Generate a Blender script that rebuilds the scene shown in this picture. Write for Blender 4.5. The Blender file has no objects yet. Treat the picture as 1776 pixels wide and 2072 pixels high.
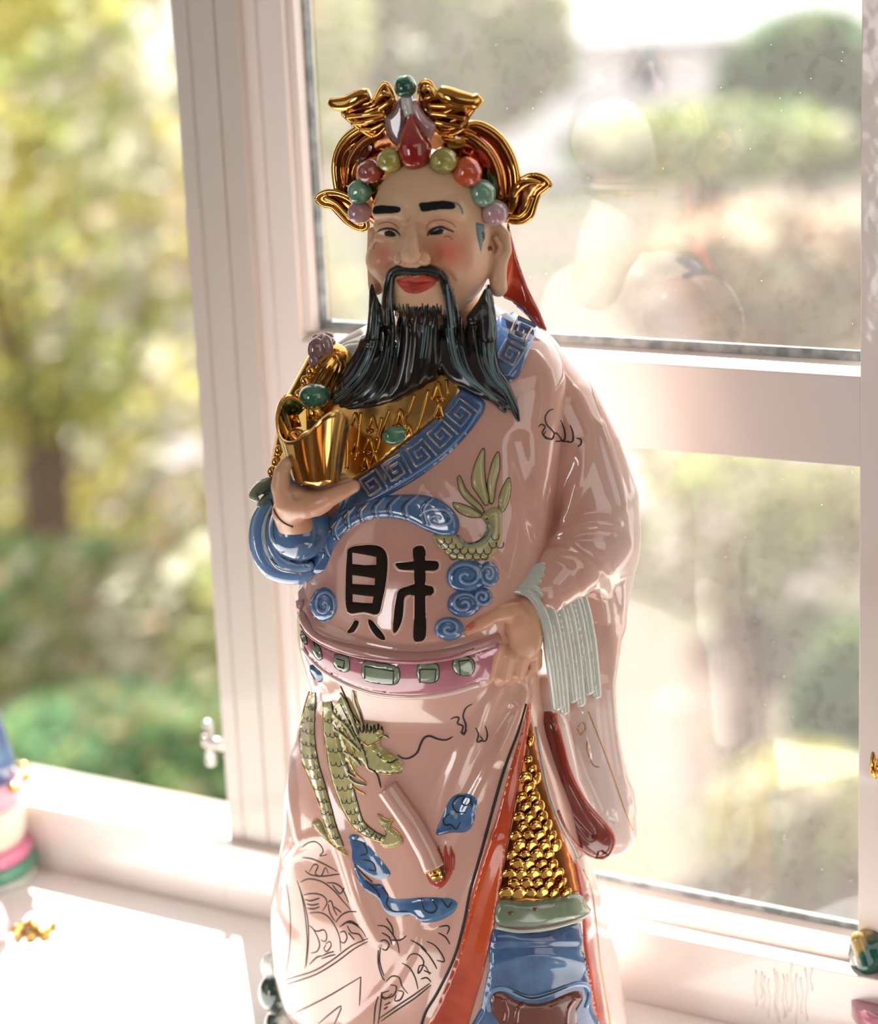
import bpy, bmesh, math, random
import numpy as np
from mathutils import Vector, Matrix
from mathutils.bvhtree import BVHTree
from mathutils.geometry import delaunay_2d_cdt
from mathutils.noise import noise as pnoise

random.seed(7)
scene = bpy.context.scene
COL = scene.collection

# ------------------------------------------------------------------ camera
# Camera orientation solved from the window's vanishing points (1776x2072 px frame).
# Everything is laid out in units U (1 U = 1 photo pixel at the statue), K metres each.
K = 0.00026
IW, IH, FPX = 1776.0, 2072.0, 4488.0
up_c = Vector((-779, 17674, 4488)).normalized()
fw_c = Vector((0, 0, -1)); fw_c = (fw_c - up_c * fw_c.dot(up_c)).normalized()
rt_c = fw_c.cross(up_c).normalized()
R_WC = Matrix((rt_c, fw_c, up_c))            # camera vector -> world vector
LEFT = (R_WC @ Vector((-7570, 806, -4488))); LEFT.z = 0; LEFT.normalize()
UD = -LEFT                                   # along the window, to the right
ND = Vector((UD.y, -UD.x, 0))                # window normal, towards the room
if ND.y > 0: ND = -ND
def ray(px, py):
    return R_WC @ Vector((px - IW/2, IH/2 - py, -FPX))
Y0 = FPX * math.cos(math.atan(4488/17690))   # vertical plane through the statue
def P(px, py, d=0.0):
    r = ray(px, py); return r * ((Y0 - d) / r.y)
def sc_at(px, py, d=0.0):                    # U per pixel there
    r = ray(px, py); return (Y0 - d) / r.y
def pix(p):
    c = R_WC.transposed() @ Vector(p)
    return (IW/2 + FPX*c.x/(-c.z), IH/2 - FPX*c.y/(-c.z))
W0 = P(900, 1915, -488)                      # window plane meets the board here
ZB = W0.z                                    # board level in U
BOARD_Z = 0.90                               # metres above the room floor
def BP(px, py):
    r = ray(px, py); return r*(ZB/r.z)        # the board's point at a pixel
def M3(p): return Vector((p[0]*K, p[1]*K, (p[2]-ZB)*K + BOARD_Z))

cam_d = bpy.data.cameras.new('camera'); cam = bpy.data.objects.new('camera', cam_d); COL.objects.link(cam)
cam_d.sensor_fit = 'VERTICAL'; cam_d.sensor_height = 24.0; cam_d.sensor_width = 24.0*IW/IH
cam_d.lens = 24.0 * FPX / IH
cam_d.clip_start = 0.05; cam_d.clip_end = 300
cam.matrix_world = Matrix.Translation(M3((0, 0, 0))) @ R_WC.to_4x4()
cam_d.dof.use_dof = True; cam_d.dof.focus_distance = (FPX - 95) * K
cam_d.dof.aperture_fstop = 2.9
scene.camera = cam

# ------------------------------------------------------------------ light
world = bpy.data.worlds.new('world'); scene.world = world; world.use_nodes = True
nt = world.node_tree; nt.nodes.clear()
wo = nt.nodes.new('ShaderNodeOutputWorld'); bg = nt.nodes.new('ShaderNodeBackground')
sky = nt.nodes.new('ShaderNodeTexSky'); sky.sky_type = 'HOSEK_WILKIE'
mixn = nt.nodes.new('ShaderNodeMix'); mixn.data_type = 'RGBA'
SUN_AZ, SUN_EL = math.radians(8), math.radians(49)      # behind the window, a little left
sdir = Vector((-math.sin(SUN_AZ)*math.cos(SUN_EL), math.cos(SUN_AZ)*math.cos(SUN_EL), math.sin(SUN_EL)))
sky.sun_direction = sdir; sky.turbidity = 5
mixn.inputs[0].default_value = 0.75
mixn.inputs[7].default_value = (1.0, 0.95, 0.92, 1)
nt.links.new(sky.outputs[0], mixn.inputs[6]); nt.links.new(mixn.outputs[2], bg.inputs[0])
bg.inputs[1].default_value = 2.0
nt.links.new(bg.outputs[0], wo.inputs[0])
sun_d = bpy.data.lights.new('sun', 'SUN'); sun = bpy.data.objects.new('sun', sun_d); COL.objects.link(sun)
sun_d.energy = 13.5; sun_d.angle = math.radians(0.6); sun_d.color = (1.0, 0.96, 0.91)
sun.rotation_euler = (-sdir).to_track_quat('-Z', 'Y').to_euler()
def area(name, loc, target, sx, sy, power, color):
    d = bpy.data.lights.new(name, 'AREA'); d.shape = 'RECTANGLE'; d.size = sx; d.size_y = sy
    d.energy = power; d.color = color
    o = bpy.data.objects.new(name, d); COL.objects.link(o); o.location = loc
    o.rotation_euler = (Vector(target)-Vector(loc)).to_track_quat('-Z', 'Y').to_euler(); return o
CX, CY, CZ = M3(P(900, 1100, 0))
# daylight of the unseen bay windows on the left; ceiling and back lights are added fill
area('daylight_left_window', (-2.0, 0.5, 1.5), (CX, CY, CZ), 1.2, 1.5, 3, (1.0, 0.96, 0.93))
area('daylight_bay_window', (-2.0, -0.85, 1.2), (CX, CY, CZ-0.15), 0.7, 0.9, 11, (1.0, 0.98, 0.98))
area('ceiling_fill', (0.6, -0.9, 2.6), (0.4, -0.5, 0), 2.6, 2.4, 14, (1.0, 0.95, 0.9))  # added soft fill from above, not a fitting of the room
area('back_fill', (2.0, -1.5, 1.5), (CX, CY, CZ-0.05), 2.0, 1.8, 12, (1.0, 0.93, 0.88))  # added fill from behind the camera, on the right
vs = scene.view_settings
vs.view_transform = 'Standard'; vs.look = 'None'; vs.gamma = 1.0; vs.use_curve_mapping = False
vs.exposure = 0.35
scene.cycles.max_bounces = 8; scene.cycles.sample_clamp_indirect = 6.0
scene.cycles.caustics_reflective = False; scene.cycles.caustics_refractive = False

# ------------------------------------------------------------------ helpers
def s2l(c):
    c = c/255.0
    return c/12.92 if c <= 0.04045 else ((c+0.055)/1.055)**2.4
def rgb(r, g, b): return (s2l(r), s2l(g), s2l(b), 1.0)
MATS = {}
def mat(name, color, rough=0.5, metal=0.0, coat=0.0, spec=0.5, trans=0.0, noise=None, bump=None, attr=None, sss=0.0):
    """noise=(scale, colour2, contrast lo, hi); bump=(scale, strength); attr = colour attribute used as the glaze colour"""
    if name in MATS: return MATS[name]
    m = bpy.data.materials.new(name); m.use_nodes = True; MATS[name] = m
    n = m.node_tree; b = n.nodes['Principled BSDF']
    b.inputs['Base Color'].default_value = color
    b.inputs['Roughness'].default_value = rough; b.inputs['Metallic'].default_value = metal
    b.inputs['Coat Weight'].default_value = coat; b.inputs['Coat Roughness'].default_value = 0.03; b.inputs['Coat IOR'].default_value = 1.62
    b.inputs['Specular IOR Level'].default_value = spec
    if sss:
        b.inputs['Subsurface Weight'].default_value = sss
        b.inputs['Subsurface Radius'].default_value = (0.006, 0.003, 0.002); b.inputs['Subsurface Scale'].default_value = 1.0
    tc = n.nodes.new('ShaderNodeTexCoord'); src = None
    if attr:
        a = n.nodes.new('ShaderNodeAttribute'); a.attribute_name = attr; src = a.outputs['Color']
    if noise:
        t = n.nodes.new('ShaderNodeTexNoise'); t.inputs['Scale'].default_value = noise[0]; t.inputs['Detail'].default_value = 4
        n.links.new(tc.outputs['Object'], t.inputs['Vector'])
        mr = n.nodes.new('ShaderNodeMapRange'); mr.inputs[1].default_value = noise[2]; mr.inputs[2].default_value = noise[3]
        n.links.new(t.outputs[0], mr.inputs[0])
        mx = n.nodes.new('ShaderNodeMix'); mx.data_type = 'RGBA'
        mx.inputs[6].default_value = color; mx.inputs[7].default_value = noise[1]
        if src is not None: n.links.new(src, mx.inputs[6])
        n.links.new(mr.outputs[0], mx.inputs[0]); src = mx.outputs[2]
    if src is not None: n.links.new(src, b.inputs['Base Color'])
    if bump:
        t = n.nodes.new('ShaderNodeTexNoise'); t.inputs['Scale'].default_value = bump[0]; t.inputs['Detail'].default_value = 2
        n.links.new(tc.outputs['Object'], t.inputs['Vector'])
        bp = n.nodes.new('ShaderNodeBump'); bp.inputs['Strength'].default_value = bump[1]; bp.inputs['Distance'].default_value = 0.002
        n.links.new(t.outputs[0], bp.inputs['Height']); n.links.new(bp.outputs[0], b.inputs['Normal'])
        if coat: n.links.new(bp.outputs[0], b.inputs['Coat Normal'])
    if trans:
        o = n.nodes['Material Output']; tr = n.nodes.new('ShaderNodeBsdfTranslucent'); ms = n.nodes.new('ShaderNodeMixShader')
        tr.inputs[0].default_value = color; ms.inputs[0].default_value = trans
        if src is not None: n.links.new(src, tr.inputs[0])
        n.links.new(b.outputs[0], ms.inputs[1]); n.links.new(tr.outputs[0], ms.inputs[2]); n.links.new(ms.outputs[0], o.inputs[0])
    return m

def link_mesh(name, verts, faces, material, parent=None, smooth=True, world_space=False, mats=None, mi=None):
    """verts in U (world_space: metres)"""
    me = bpy.data.meshes.new(name)
    V = [tuple(v) for v in verts] if world_space else [tuple(M3(v)) for v in verts]
    me.from_pydata(V, [], faces); me.update()
    for m in (mats or [material]): me.materials.append(m)
    if mi is not None: me.polygons.foreach_set('material_index', mi)
    if smooth: me.polygons.foreach_set('use_smooth', [True]*len(me.polygons))
    o = bpy.data.objects.new(name, me); COL.objects.link(o)
    if parent is not None: o.parent = parent
    return o
def tag(o, label=None, cat=None, group=None, kind=None):
    if label: o['label'] = label
    if cat: o['category'] = cat
    if group: o['group'] = group
    if kind: o['kind'] = kind
    return o
def empty(name, label, cat, group=None, kind=None):
    o = bpy.data.objects.new(name, None); COL.objects.link(o); o.empty_display_size = 0.02
    return tag(o, label, cat, group, kind)

class MB:
    """collects simple shapes (in U)"""
    def __init__(s): s.v = []; s.f = []
    def box_c(s, corners):
        b = len(s.v); s.v += [Vector(c) for c in corners]
        for q in ((0,1,2,3),(7,6,5,4),(0,4,5,1),(1,5,6,2),(2,6,7,3),(3,7,4,0)): s.f.append(tuple(b+i for i in q))
        return s
    def uvn(s, u0, u1, v0, v1, n0, n1):
        return s.box_c([WU(u0,v0,n0),WU(u0,v0,n1),WU(u0,v1,n1),WU(u0,v1,n0),WU(u1,v0,n0),WU(u1,v0,n1),WU(u1,v1,n1),WU(u1,v1,n0)])
    def ell(s, c, r, nu=16, nv=10, rot=None, lump=0.0):
        b = len(s.v); c = Vector(c)
        for j in range(nv+1):
            th = math.pi*j/nv
            for i in range(nu):
                ph = 2*math.pi*i/nu
                p = Vector((math.sin(th)*math.cos(ph), math.sin(th)*math.sin(ph), math.cos(th)))
                if lump: p = p*(1+lump*pnoise(p*1.7+c*0.01))
                p = Vector((p.x*r[0], p.y*r[1], p.z*r[2]))
                if rot is not None: p = rot @ p
                s.v.append(c+p)
        for j in range(nv):
            for i in range(nu):
                s.f.append((b+j*nu+i, b+(j+1)*nu+i, b+(j+1)*nu+(i+1)%nu, b+j*nu+(i+1)%nu))
        return s
    def tube(s, pts, rad, n=8, flat=1.0, cap=True, upv=None):
        """swept tube; rad = number or list; flat scales thickness along upv"""
        pts = [Vector(p) for p in pts]; m = len(pts)
        if not isinstance(rad, (list, tuple)): rad = [rad]*m
        b = len(s.v)
        for i, p in enumerate(pts):
            t = (pts[min(i+1, m-1)]-pts[max(i-1, 0)]).normalized()
            a = Vector(upv[i] if isinstance(upv, list) else (upv or (0, -1, 0.2)))
            a = (a - t*a.dot(t))
            a = a.normalized() if a.length > 1e-4 else t.orthogonal().normalized()
            c = t.cross(a)
            for k in range(n):
                an = 2*math.pi*k/n
                s.v.append(p + a*math.cos(an)*rad[i]*flat + c*math.sin(an)*rad[i])
        for i in range(m-1):
            for k in range(n):
                s.f.append((b+i*n+k, b+i*n+(k+1)%n, b+(i+1)*n+(k+1)%n, b+(i+1)*n+k))
        if cap:
            s.f.append(tuple(b+k for k in reversed(range(n)))); s.f.append(tuple(b+(m-1)*n+k for k in range(n)))
        return s
    def build(s, name, material, parent=None, smooth=True, bevel=0.0):
        o = link_mesh(name, s.v, s.f, material, parent, smooth)
        if bevel:
            md = o.modifiers.new('bevel', 'BEVEL'); md.width = bevel*K; md.segments = 2; md.limit_method = 'ANGLE'
        return o
def WU(u, v, n): return W0 + UD*u + Vector((0, 0, v)) + ND*n
def wuv(px, py, n=0.0):
    """pixel -> (u, v) on the plane n in front of the window plane"""
    r = ray(px, py); o = W0 + ND*n
    t = o.dot(ND)/r.dot(ND); q = r*t - W0
    return q.dot(UD), q.z
def smooth_path(pts, n=6, closed=False):
    """Catmull-Rom through 2-D/3-D points"""
    pts = [np.array(p, float) for p in pts]; out = []
    m = len(pts); R = range(m if closed else m-1)
    for i in R:
        if closed: p0, p1, p2, p3 = pts[(i-1)%m], pts[i], pts[(i+1)%m], pts[(i+2)%m]
        else:
            p0, p1, p2, p3 = pts[max(i-1,0)], pts[i], pts[i+1], pts[min(i+2,m-1)]
        for k in range(n):
            t = k/n
            out.append(0.5*((2*p1)+(-p0+p2)*t+(2*p0-5*p1+4*p2-p3)*t*t+(-p0+3*p1-3*p2+p3)*t**3))
    if not closed: out.append(pts[-1])
    return [tuple(float(c) for c in q) for q in out]
# ------------------------------------------------------------------ the window
PAINT = mat('white_gloss_paint', rgb(236, 228, 222), rough=0.28, coat=0.6, bump=(60, 0.08))
PAINT2 = mat('window_board_paint', rgb(244, 242, 240), rough=0.4, coat=0.3, bump=(40, 0.06))
SEAL = mat('glazing_seal', rgb(120, 130, 130), rough=0.6, noise=(90, rgb(170, 176, 176), 0.4, 0.62))
PLASTER = mat('room_plaster', rgb(196, 186, 176), rough=0.9, bump=(30, 0.1))
V_TOP = 5200.0
u_pl = wuv(345, 0, 24)[0]; u_pr = wuv(475, 0, 24)[0]        # post between the two windows
u_pg = wuv(378, 0, 24)[0]; u_pg2 = wuv(430, 0, 24)[0]
u_sr = wuv(568, 0, 0)[0]; u_sg = wuv(516, 0, 0)[0]          # sash stile, its groove
u_gl = wuv(604, 0, -45)[0]                                  # glass starts
u_rs = wuv(1739, 900, 0)[0]                                 # right stile inner edge
v_mt = wuv(1500, 747, 0)[1]; v_mb = wuv(1500, 925, 0)[1]    # middle rail face
v_bt = wuv(1500, 1887, 0)[1]                                # bottom rail: front arris (sash)
v_sf = wuv(1500, 1920, 0)[1]
0 and print('window', u_pl, u_pr, u_sr, u_gl, u_rs, 'v', v_mt, v_mb, v_bt, v_sf, 'left sill', wuv(460, 1711, 60))

win = empty('window_1', None, None, kind='structure')
# stiles and rails of the glazed sash
def stile(name, u0, u1, groove=None):
    m = MB()
    if groove:
        m.uvn(u0, groove-3, 0, V_TOP, -120, 2).uvn(groove+3, u1, 0, V_TOP, -120, 0).uvn(groove-3, groove+3, 0, V_TOP, -120, -2)
    else: m.uvn(u0, u1, 0, V_TOP, -120, 0)
    return m.build(name, PAINT, win, smooth=False, bevel=2.5)
stile('window_stile', u_pr-4, u_sr, u_sg)
stile('window_stile', u_rs, u_rs+330)
def rail(u0, u1, v0, v1, rise):
    # face towards the room, a sloped sunlit ledge up to the glass
    m = MB(); ledge = 40
    c = [WU(u0,v0,-60),WU(u0,v0,0),WU(u0,v1,0),WU(u0,v1+rise,-60),WU(u1,v0,-60),WU(u1,v0,0),WU(u1,v1,0),WU(u1,v1+rise,-60)]
    m.box_c(c); return m.build('window_rail', PAINT, win, smooth=False, bevel=2.5)
rail(u_sr-2, u_rs+2, v_mb, v_mt, 22)
rail(u_sr-2, u_rs+2, 0, v_bt, 34)
MB().uvn(u_sr-2, u_rs+2, V_TOP-200, V_TOP, -80, 0).build('window_rail', PAINT, win, smooth=False)
# seals round both panes
GN = -62
for (a, b) in ((v_mt+20, V_TOP-200), (v_bt+32, v_mb)):
    MB().uvn(u_sr-1, u_sr+20, a, b, GN-14, GN+44).build('glazing_bead', PAINT, win, smooth=False, bevel=2)
    MB().uvn(u_sr+18, u_sr+27, a, b, GN-12, GN+12).build('glazing_seal', SEAL, win, smooth=False)
    MB().uvn(u_sr+18, u_rs, a, a+ (20 if a > v_mt else 14), GN-8, GN+8).build('glazing_seal', SEAL, win, smooth=False)
# panes: thin glass that mirrors a little, dusty, with an even translucent veil mixed in for glare haze
gl = bpy.data.materials.new('window_glass'); gl.use_nodes = True; g = gl.node_tree; g.nodes.clear()
go = g.nodes.new('ShaderNodeOutputMaterial'); tr = g.nodes.new('ShaderNodeBsdfTransparent'); gs = g.nodes.new('ShaderNodeBsdfGlossy')
gs.inputs['Roughness'].default_value = 0.0; mx = g.nodes.new('ShaderNodeMixShader'); fr = g.nodes.new('ShaderNodeFresnel'); fr.inputs[0].default_value = 1.5
ml = g.nodes.new('ShaderNodeMath'); ml.operation = 'ADD'; ml.inputs[1].default_value = 0.115; ml.use_clamp = True
geo = g.nodes.new('ShaderNodeNewGeometry'); mi_ = g.nodes.new('ShaderNodeMix'); mi_.data_type = 'FLOAT'; mi_.inputs[2].default_value = 1.5; mi_.inputs[3].default_value = 1/1.5
g.links.new(geo.outputs['Backfacing'], mi_.inputs[0]); g.links.new(mi_.outputs[0], fr.inputs[0])
g.links.new(fr.outputs[0], ml.inputs[0]); g.links.new(ml.outputs[0], mx.inputs[0]); g.links.new(tr.outputs[0], mx.inputs[1]); g.links.new(gs.outputs[0], mx.inputs[2])
df = g.nodes.new('ShaderNodeBsdfTranslucent'); df.inputs[0].default_value = (0.95, 0.9, 0.88, 1)
tcn = g.nodes.new('ShaderNodeTexCoord'); vo = g.nodes.new('ShaderNodeTexVoronoi'); vo.inputs['Scale'].default_value = 210
g.links.new(tcn.outputs['Object'], vo.inputs['Vector'])
cmp_ = g.nodes.new('ShaderNodeMapRange'); cmp_.inputs[1].default_value = 0.03; cmp_.inputs[2].default_value = 0.07; cmp_.inputs[3].default_value = 0.55; cmp_.inputs[4].default_value = 0.05
g.links.new(vo.outputs['Distance'], cmp_.inputs[0])
# only some cells carry a speck
sepn = g.nodes.new('ShaderNodeSeparateColor'); g.links.new(vo.outputs['Color'], sepn.inputs[0])
gtn = g.nodes.new('ShaderNodeMath'); gtn.operation = 'GREATER_THAN'; gtn.inputs[1].default_value = 0.8; g.links.new(sepn.outputs[0], gtn.inputs[0])
mixf = g.nodes.new('ShaderNodeMix'); mixf.data_type = 'FLOAT'; mixf.inputs[2].default_value = 0.06
g.links.new(gtn.outputs[0], mixf.inputs[0]); g.links.new(cmp_.outputs[0], mixf.inputs[3])
m2 = g.nodes.new('ShaderNodeMixShader'); g.links.new(mixf.outputs[0], m2.inputs[0]); g.links.new(mx.outputs[0], m2.inputs[1]); g.links.new(df.outputs[0], m2.inputs[2])
g.links.new(m2.outputs[0], go.inputs[0])
def pane(u0, u1, v0, v1, par):
    q = [WU(u0,v0,GN),WU(u1,v0,GN),WU(u1,v1,GN),WU(u0,v1,GN)]
    return link_mesh('pane', q, [(0,1,2,3)], gl, par, smooth=False)
pane(u_sr+20, u_rs+1, v_mt, V_TOP-200, win); pane(u_sr+20, u_rs+1, v_bt, v_mb, win)
# the right sash stile's neighbour and runs of paint on the bottom rail
m = MB(); rr = random.Random(3)
for i in range(13):
    px = 1530 + i*9 + rr.uniform(-3, 3); py = 1950 + rr.uniform(-8, 30)
    L = rr.uniform(50, 110)
    pts = []
    for t in np.linspace(0, 1, 7):
        u, v = wuv(px + 2.5*math.sin(t*9+i), py+L*t, 58); pts.append(WU(u, max(v, 12), 58.6))
    m.tube(pts, [1.2, 1.8, 1.6, 2.2, 1.8, 2.6, 3.0], n=6, flat=0.9)
tag(m.build('paint_run', PAINT, win), None)

# post between the windows and the left window's frame
w2 = empty('window_2', None, None, kind='structure')
m = MB()
m.uvn(u_pl, u_pg-4, 0, V_TOP, -150, 24).uvn(u_pg+4, u_pg2-2, 0, V_TOP, -150, 24).uvn(u_pg2+2, u_pr, 0, V_TOP, -150, 22)
m.uvn(u_pg-4, u_pg+4, 0, V_TOP, -150, 21).uvn(u_pg2-2, u_pg2+2, 0, V_TOP, -150, 20)
m.build('window_post', mat('post_grey', rgb(206, 199, 190), rough=0.4, coat=0.4, bump=(60, 0.08)), w2, smooth=False, bevel=2.0)  # post coloured greyer and darker than the sash
uL = -2900
v_ls = wuv(460, 1711, 60)[1]
m = MB(); m.uvn(uL, u_pl+2, 0, v_ls, -150, 58).uvn(u_pl+2, u_rs+330, 0, v_ls, -20, 58)
m.build('window_sill', PAINT, w2, smooth=False, bevel=3)
MB().uvn(uL-300, uL, 0, V_TOP, -150, 60).build('window_stile', PAINT, w2, smooth=False)
MB().uvn(uL, u_pl, V_TOP-200, V_TOP, -150, 60).build('window_rail', PAINT, w2, smooth=False)
# catch on the post's edge
cu, cv = wuv(432, 1505, -90)
m = MB()
HANDLE = mat('catch_metal', rgb(190, 186, 182), rough=0.3, metal=0.6)
m.tube([WU(cu-12, cv-48, -90), WU(cu-12, cv-20, -90), WU(cu-10, cv+10, -90), WU(cu-14, cv+50, -90)], [13, 11, 9, 13], n=12)
m.ell(WU(cu-12, cv-48, -90), (14, 14, 14)); m.ell(WU(cu-14, cv+50, -90), (14, 14, 12))
m.tube([WU(cu-26, cv+18, -90), WU(cu-26, cv-8, -90)], 9, n=10)
m.tube([WU(cu-12, cv+6, -90), WU(cu+30, cv+2, -90)], [10, 17], n=12)
m.build('catch', HANDLE, w2)
# window board, wall round the opening, room
tag(MB().uvn(-3400, 1700, -90, 0, -150, 1500).build('windowsill', PAINT2, None, smooth=False, bevel=4), kind='structure')
m = MB(); big = 9000
m.uvn(-big, uL-300, -3461, 6800, -700, 30).uvn(u_rs+330, big, -3461, 6800, -700, 30)
m.uvn(uL-300, u_rs+330, V_TOP, 6800, -700, 30).uvn(uL-300, u_rs+330, -3461, -90, -700, 30)
tag(m.build('wall_front', PLASTER, None, smooth=False), kind='structure')
def roombox(name, x0, x1, y0, y1, z0, z1, mt):
    c = [(x0,y0,z0),(x0,y0,z1),(x0,y1,z1),(x0,y1,z0),(x1,y0,z0),(x1,y0,z1),(x1,y1,z1),(x1,y1,z0)]
    f = [(0,1,2,3),(7,6,5,4),(0,4,5,1),(1,5,6,2),(2,6,7,3),(3,7,4,0)]
    return tag(link_mesh(name, c, f, mt, None, False, True), kind='structure')
WOOD = mat('floor_wood', rgb(150, 110, 80), rough=0.45, noise=(6, rgb(110, 78, 54), 0.35, 0.65))
DARKW = mat('room_wall_paint', rgb(150, 132, 118), rough=0.9, noise=(3, rgb(140, 120, 106), 0.3, 0.7))
wy = lambda x: (W0.y*K + (x-W0.x*K)*UD.y/UD.x) - 0.02       # where the window wall stands at x
def roomslab(name, x0, x1, z0, z1, mt):
    c = [(x0,-2.6,z0),(x0,-2.6,z1),(x0,wy(x0),z1),(x0,wy(x0),z0),(x1,-2.6,z0),(x1,-2.6,z1),(x1,wy(x1),z1),(x1,wy(x1),z0)]
    f = [(0,1,2,3),(7,6,5,4),(0,4,5,1),(1,5,6,2),(2,6,7,3),(3,7,4,0)]
    return tag(link_mesh(name, c, f, mt, None, False, True), kind='structure')
roomslab('floor', -2.2, 2.4, -0.1, 0, WOOD)
roomslab('ceiling', -2.2, 2.4, 2.65, 2.75, PLASTER)
roombox('wall_back', -2.2, 2.4, -2.7, -2.6, 0, 2.65, DARKW)
roomslab('wall_left', -2.2, -2.12, 0, 2.65, DARKW)
roomslab('wall_right', 2.32, 2.4, 0, 2.65, DARKW)
# ------------------------------------------------------------------ the garden
GZ = -2.6
def to_ground(px, py, dist=None):
    """point of the garden seen at the pixel: on the ground, or at a given distance (metres)"""
    r = ray(px, py); o = M3((0, 0, 0))
    t = (GZ - o.z)/r.z if dist is None else dist/r.y
    return o + r*t
LAWN = mat('lawn_grass', rgb(82, 86, 66), rough=0.95, spec=0.1, noise=(0.55, rgb(100, 88, 82), 0.42, 0.6))
gm = [(-40, 3.4, GZ), (60, 3.4, GZ), (60, 75, GZ), (-40, 75, GZ)]
tag(link_mesh('ground', gm, [(0,1,2,3)], LAWN, None, False, True), kind='structure')
def leafmat(name, r, g, b): return mat(name, rgb(r, g, b), rough=0.55, trans=0.55, spec=0.3)
LF = dict(yellow=leafmat('leaf_yellow', 198, 189, 115), lime=leafmat('leaf_lime', 167, 176, 114), green=leafmat('leaf_green', 123, 147, 95),
          dark=leafmat('leaf_dark', 77, 106, 71), pale=leafmat('leaf_pale', 196, 193, 172), peach=leafmat('leaf_peach', 202, 172, 147),
          blue=leafmat('leaf_bluegreen', 103, 138, 99), olive=leafmat('leaf_olive', 152, 147, 108), white=leafmat('blossom_white', 231, 224, 230), brown=leafmat('leaf_brown', 147, 126, 106))
BARK = mat('bark', rgb(110, 92, 76), rough=0.9)
def bush(name, label, cat, px, py, dist, rx, rz, mix, n, size, group=None, seed=0, patches=()):
    """shrub with a crown of single leaves (stuff) round branches; px,py = centre of the crown"""
    rr = random.Random(seed); c = to_ground(px, py, dist)
    root = empty(name, label, cat, group)
    root.location = (c.x, c.y, GZ)
    names = list(mix.keys()); V = []; F = []; MI = []
    wts = [mix[k] for k in names]
    for i in range(n):
        while True:
            p = Vector((rr.uniform(-1,1), rr.uniform(-1,1), rr.uniform(-1,1)))
            if p.length < 1: break
        p = p.normalized()*(p.length**0.4)
        q = Vector((p.x*rx, p.y*rx*0.7, p.z*rz))
        w = c + q
        # leaf colour comes in clumps
        nv = pnoise(w*1.6+Vector((seed, 0, 0))); k = min(len(names)-1, max(0, int((nv*0.95+0.5+rr.uniform(-.12,.12))*len(names))))
        if rr.random() < 0.3: k = rr.choices(range(len(names)), wts)[0]
        a = Vector((rr.uniform(-1,1), rr.uniform(-1,1), rr.uniform(-1,1))).normalized(); b = a.orthogonal().normalized()
        s = size*rr.uniform(0.6, 1.3); bi = len(V); w = w - Vector((c.x, c.y, GZ))
        cc = a.cross(b)
        V += [w-b*s, w+cc*s*0.5, w+b*s, w-cc*s*0.5]; F.append((bi, bi+1, bi+2, bi+3)); MI.append(k)
    fo = link_mesh('foliage', V, F, None, root, False, True, mats=[LF[k] for k in names], mi=MI); fo['kind'] = 'stuff'
    hb = c.z - rz - GZ
    V = []; F = []
    st = MB()
    for j in range(5):
        an = j*1.256+seed; e = Vector((math.cos(an)*rx*0.5, math.sin(an)*rx*0.35, c.z-GZ))
        st.tube([Vector((0, 0, 0)), Vector((e.x*0.3, e.y*0.3, max(hb, 0.2)+0.3)), e], [0.05*rx+0.03, 0.03, 0.012], n=6)
    o = link_mesh('trunk', st.v, st.f, BARK, root, True, True)
    return root
bush('shrub', 'yellow-leaved shrub outside the left window, at the picture edge', 'shrub', 40, 380, 8.25, 0.55, 1.0, dict(yellow=5, lime=2, pale=1), 1500, 0.075, seed=1)
bush('shrub', 'pale olive tree crown filling the top of the left window', 'tree', 190, 120, 14.5, 1.8, 1.45, dict(pale=3, lime=3, olive=3, peach=1), 3000, 0.10, seed=2)
bush('shrub', 'mottled yellow and pink shrub in the middle of the left window', 'shrub', 200, 700, 11.3, 1.35, 1.2, dict(yellow=3, peach=3, olive=3, pale=3, lime=2), 2600, 0.085, seed=3)
bush('shrub', 'olive and yellow shrub below the mottled one in the left window', 'shrub', 230, 1010, 9.5, 1.15, 0.7, dict(lime=3, yellow=3, olive=3, pale=2, white=1), 2200, 0.07, seed=4)
bush('shrub', 'green shrub with peach leaf spots above the left sill', 'shrub', 260, 1420, 6.85, 0.82, 0.55, dict(green=4, olive=3, pale=1, lime=2, peach=1), 2600, 0.06, seed=5)
bush('shrub', 'bright green clump low at the left edge of the left window', 'shrub', 0, 1260, 7.65, 0.25, 0.35, dict(lime=3, green=3), 500, 0.06, seed=6)
bush('shrub', 'low dark green shrub just beyond the left sill', 'shrub', 330, 1640, 5.65, 0.75, 0.33, dict(green=4, blue=1, olive=2, dark=1), 1500, 0.06, seed=7)
bush('tree', 'dark green tree at the upper right of the glazed window', 'tree', 1640, 190, 22.0, 0.95, 0.8, dict(blue=4, dark=3, green=3), 2200, 0.14, seed=8)
bush('tree', 'light green tree behind the figurine hat, top of the glazed window', 'tree', 780, 90, 20.0, 1.7, 1.0, dict(pale=4, lime=3, olive=2), 2600, 0.16, seed=9)
bush('shrub', 'dark green shrub low at the right edge of the glazed window', 'shrub', 1720, 1430, 8.0, 0.22, 0.32, dict(green=3, blue=3, dark=2), 700, 0.06, seed=10)
bush('shrub', 'pale beige dry shrub under the dark tree in the glazed window', 'shrub', 1560, 570, 14.0, 1.0, 0.5, dict(peach=4, pale=3, brown=2, olive=2), 1600, 0.10, seed=11)
bush('shrub', 'white-flowering shrub right of the sleeve in the glazed window', 'shrub', 1500, 1050, 10.0, 0.8, 0.4, dict(pale=3, white=3, olive=3, lime=2), 1500, 0.07, seed=12)
bush('shrub', 'yellow-green low shrub above the bottom rail of the glazed window', 'shrub', 1620, 1640, 7.2, 0.35, 0.22, dict(lime=3, yellow=1, pale=2, olive=2), 700, 0.05, seed=13)
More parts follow.
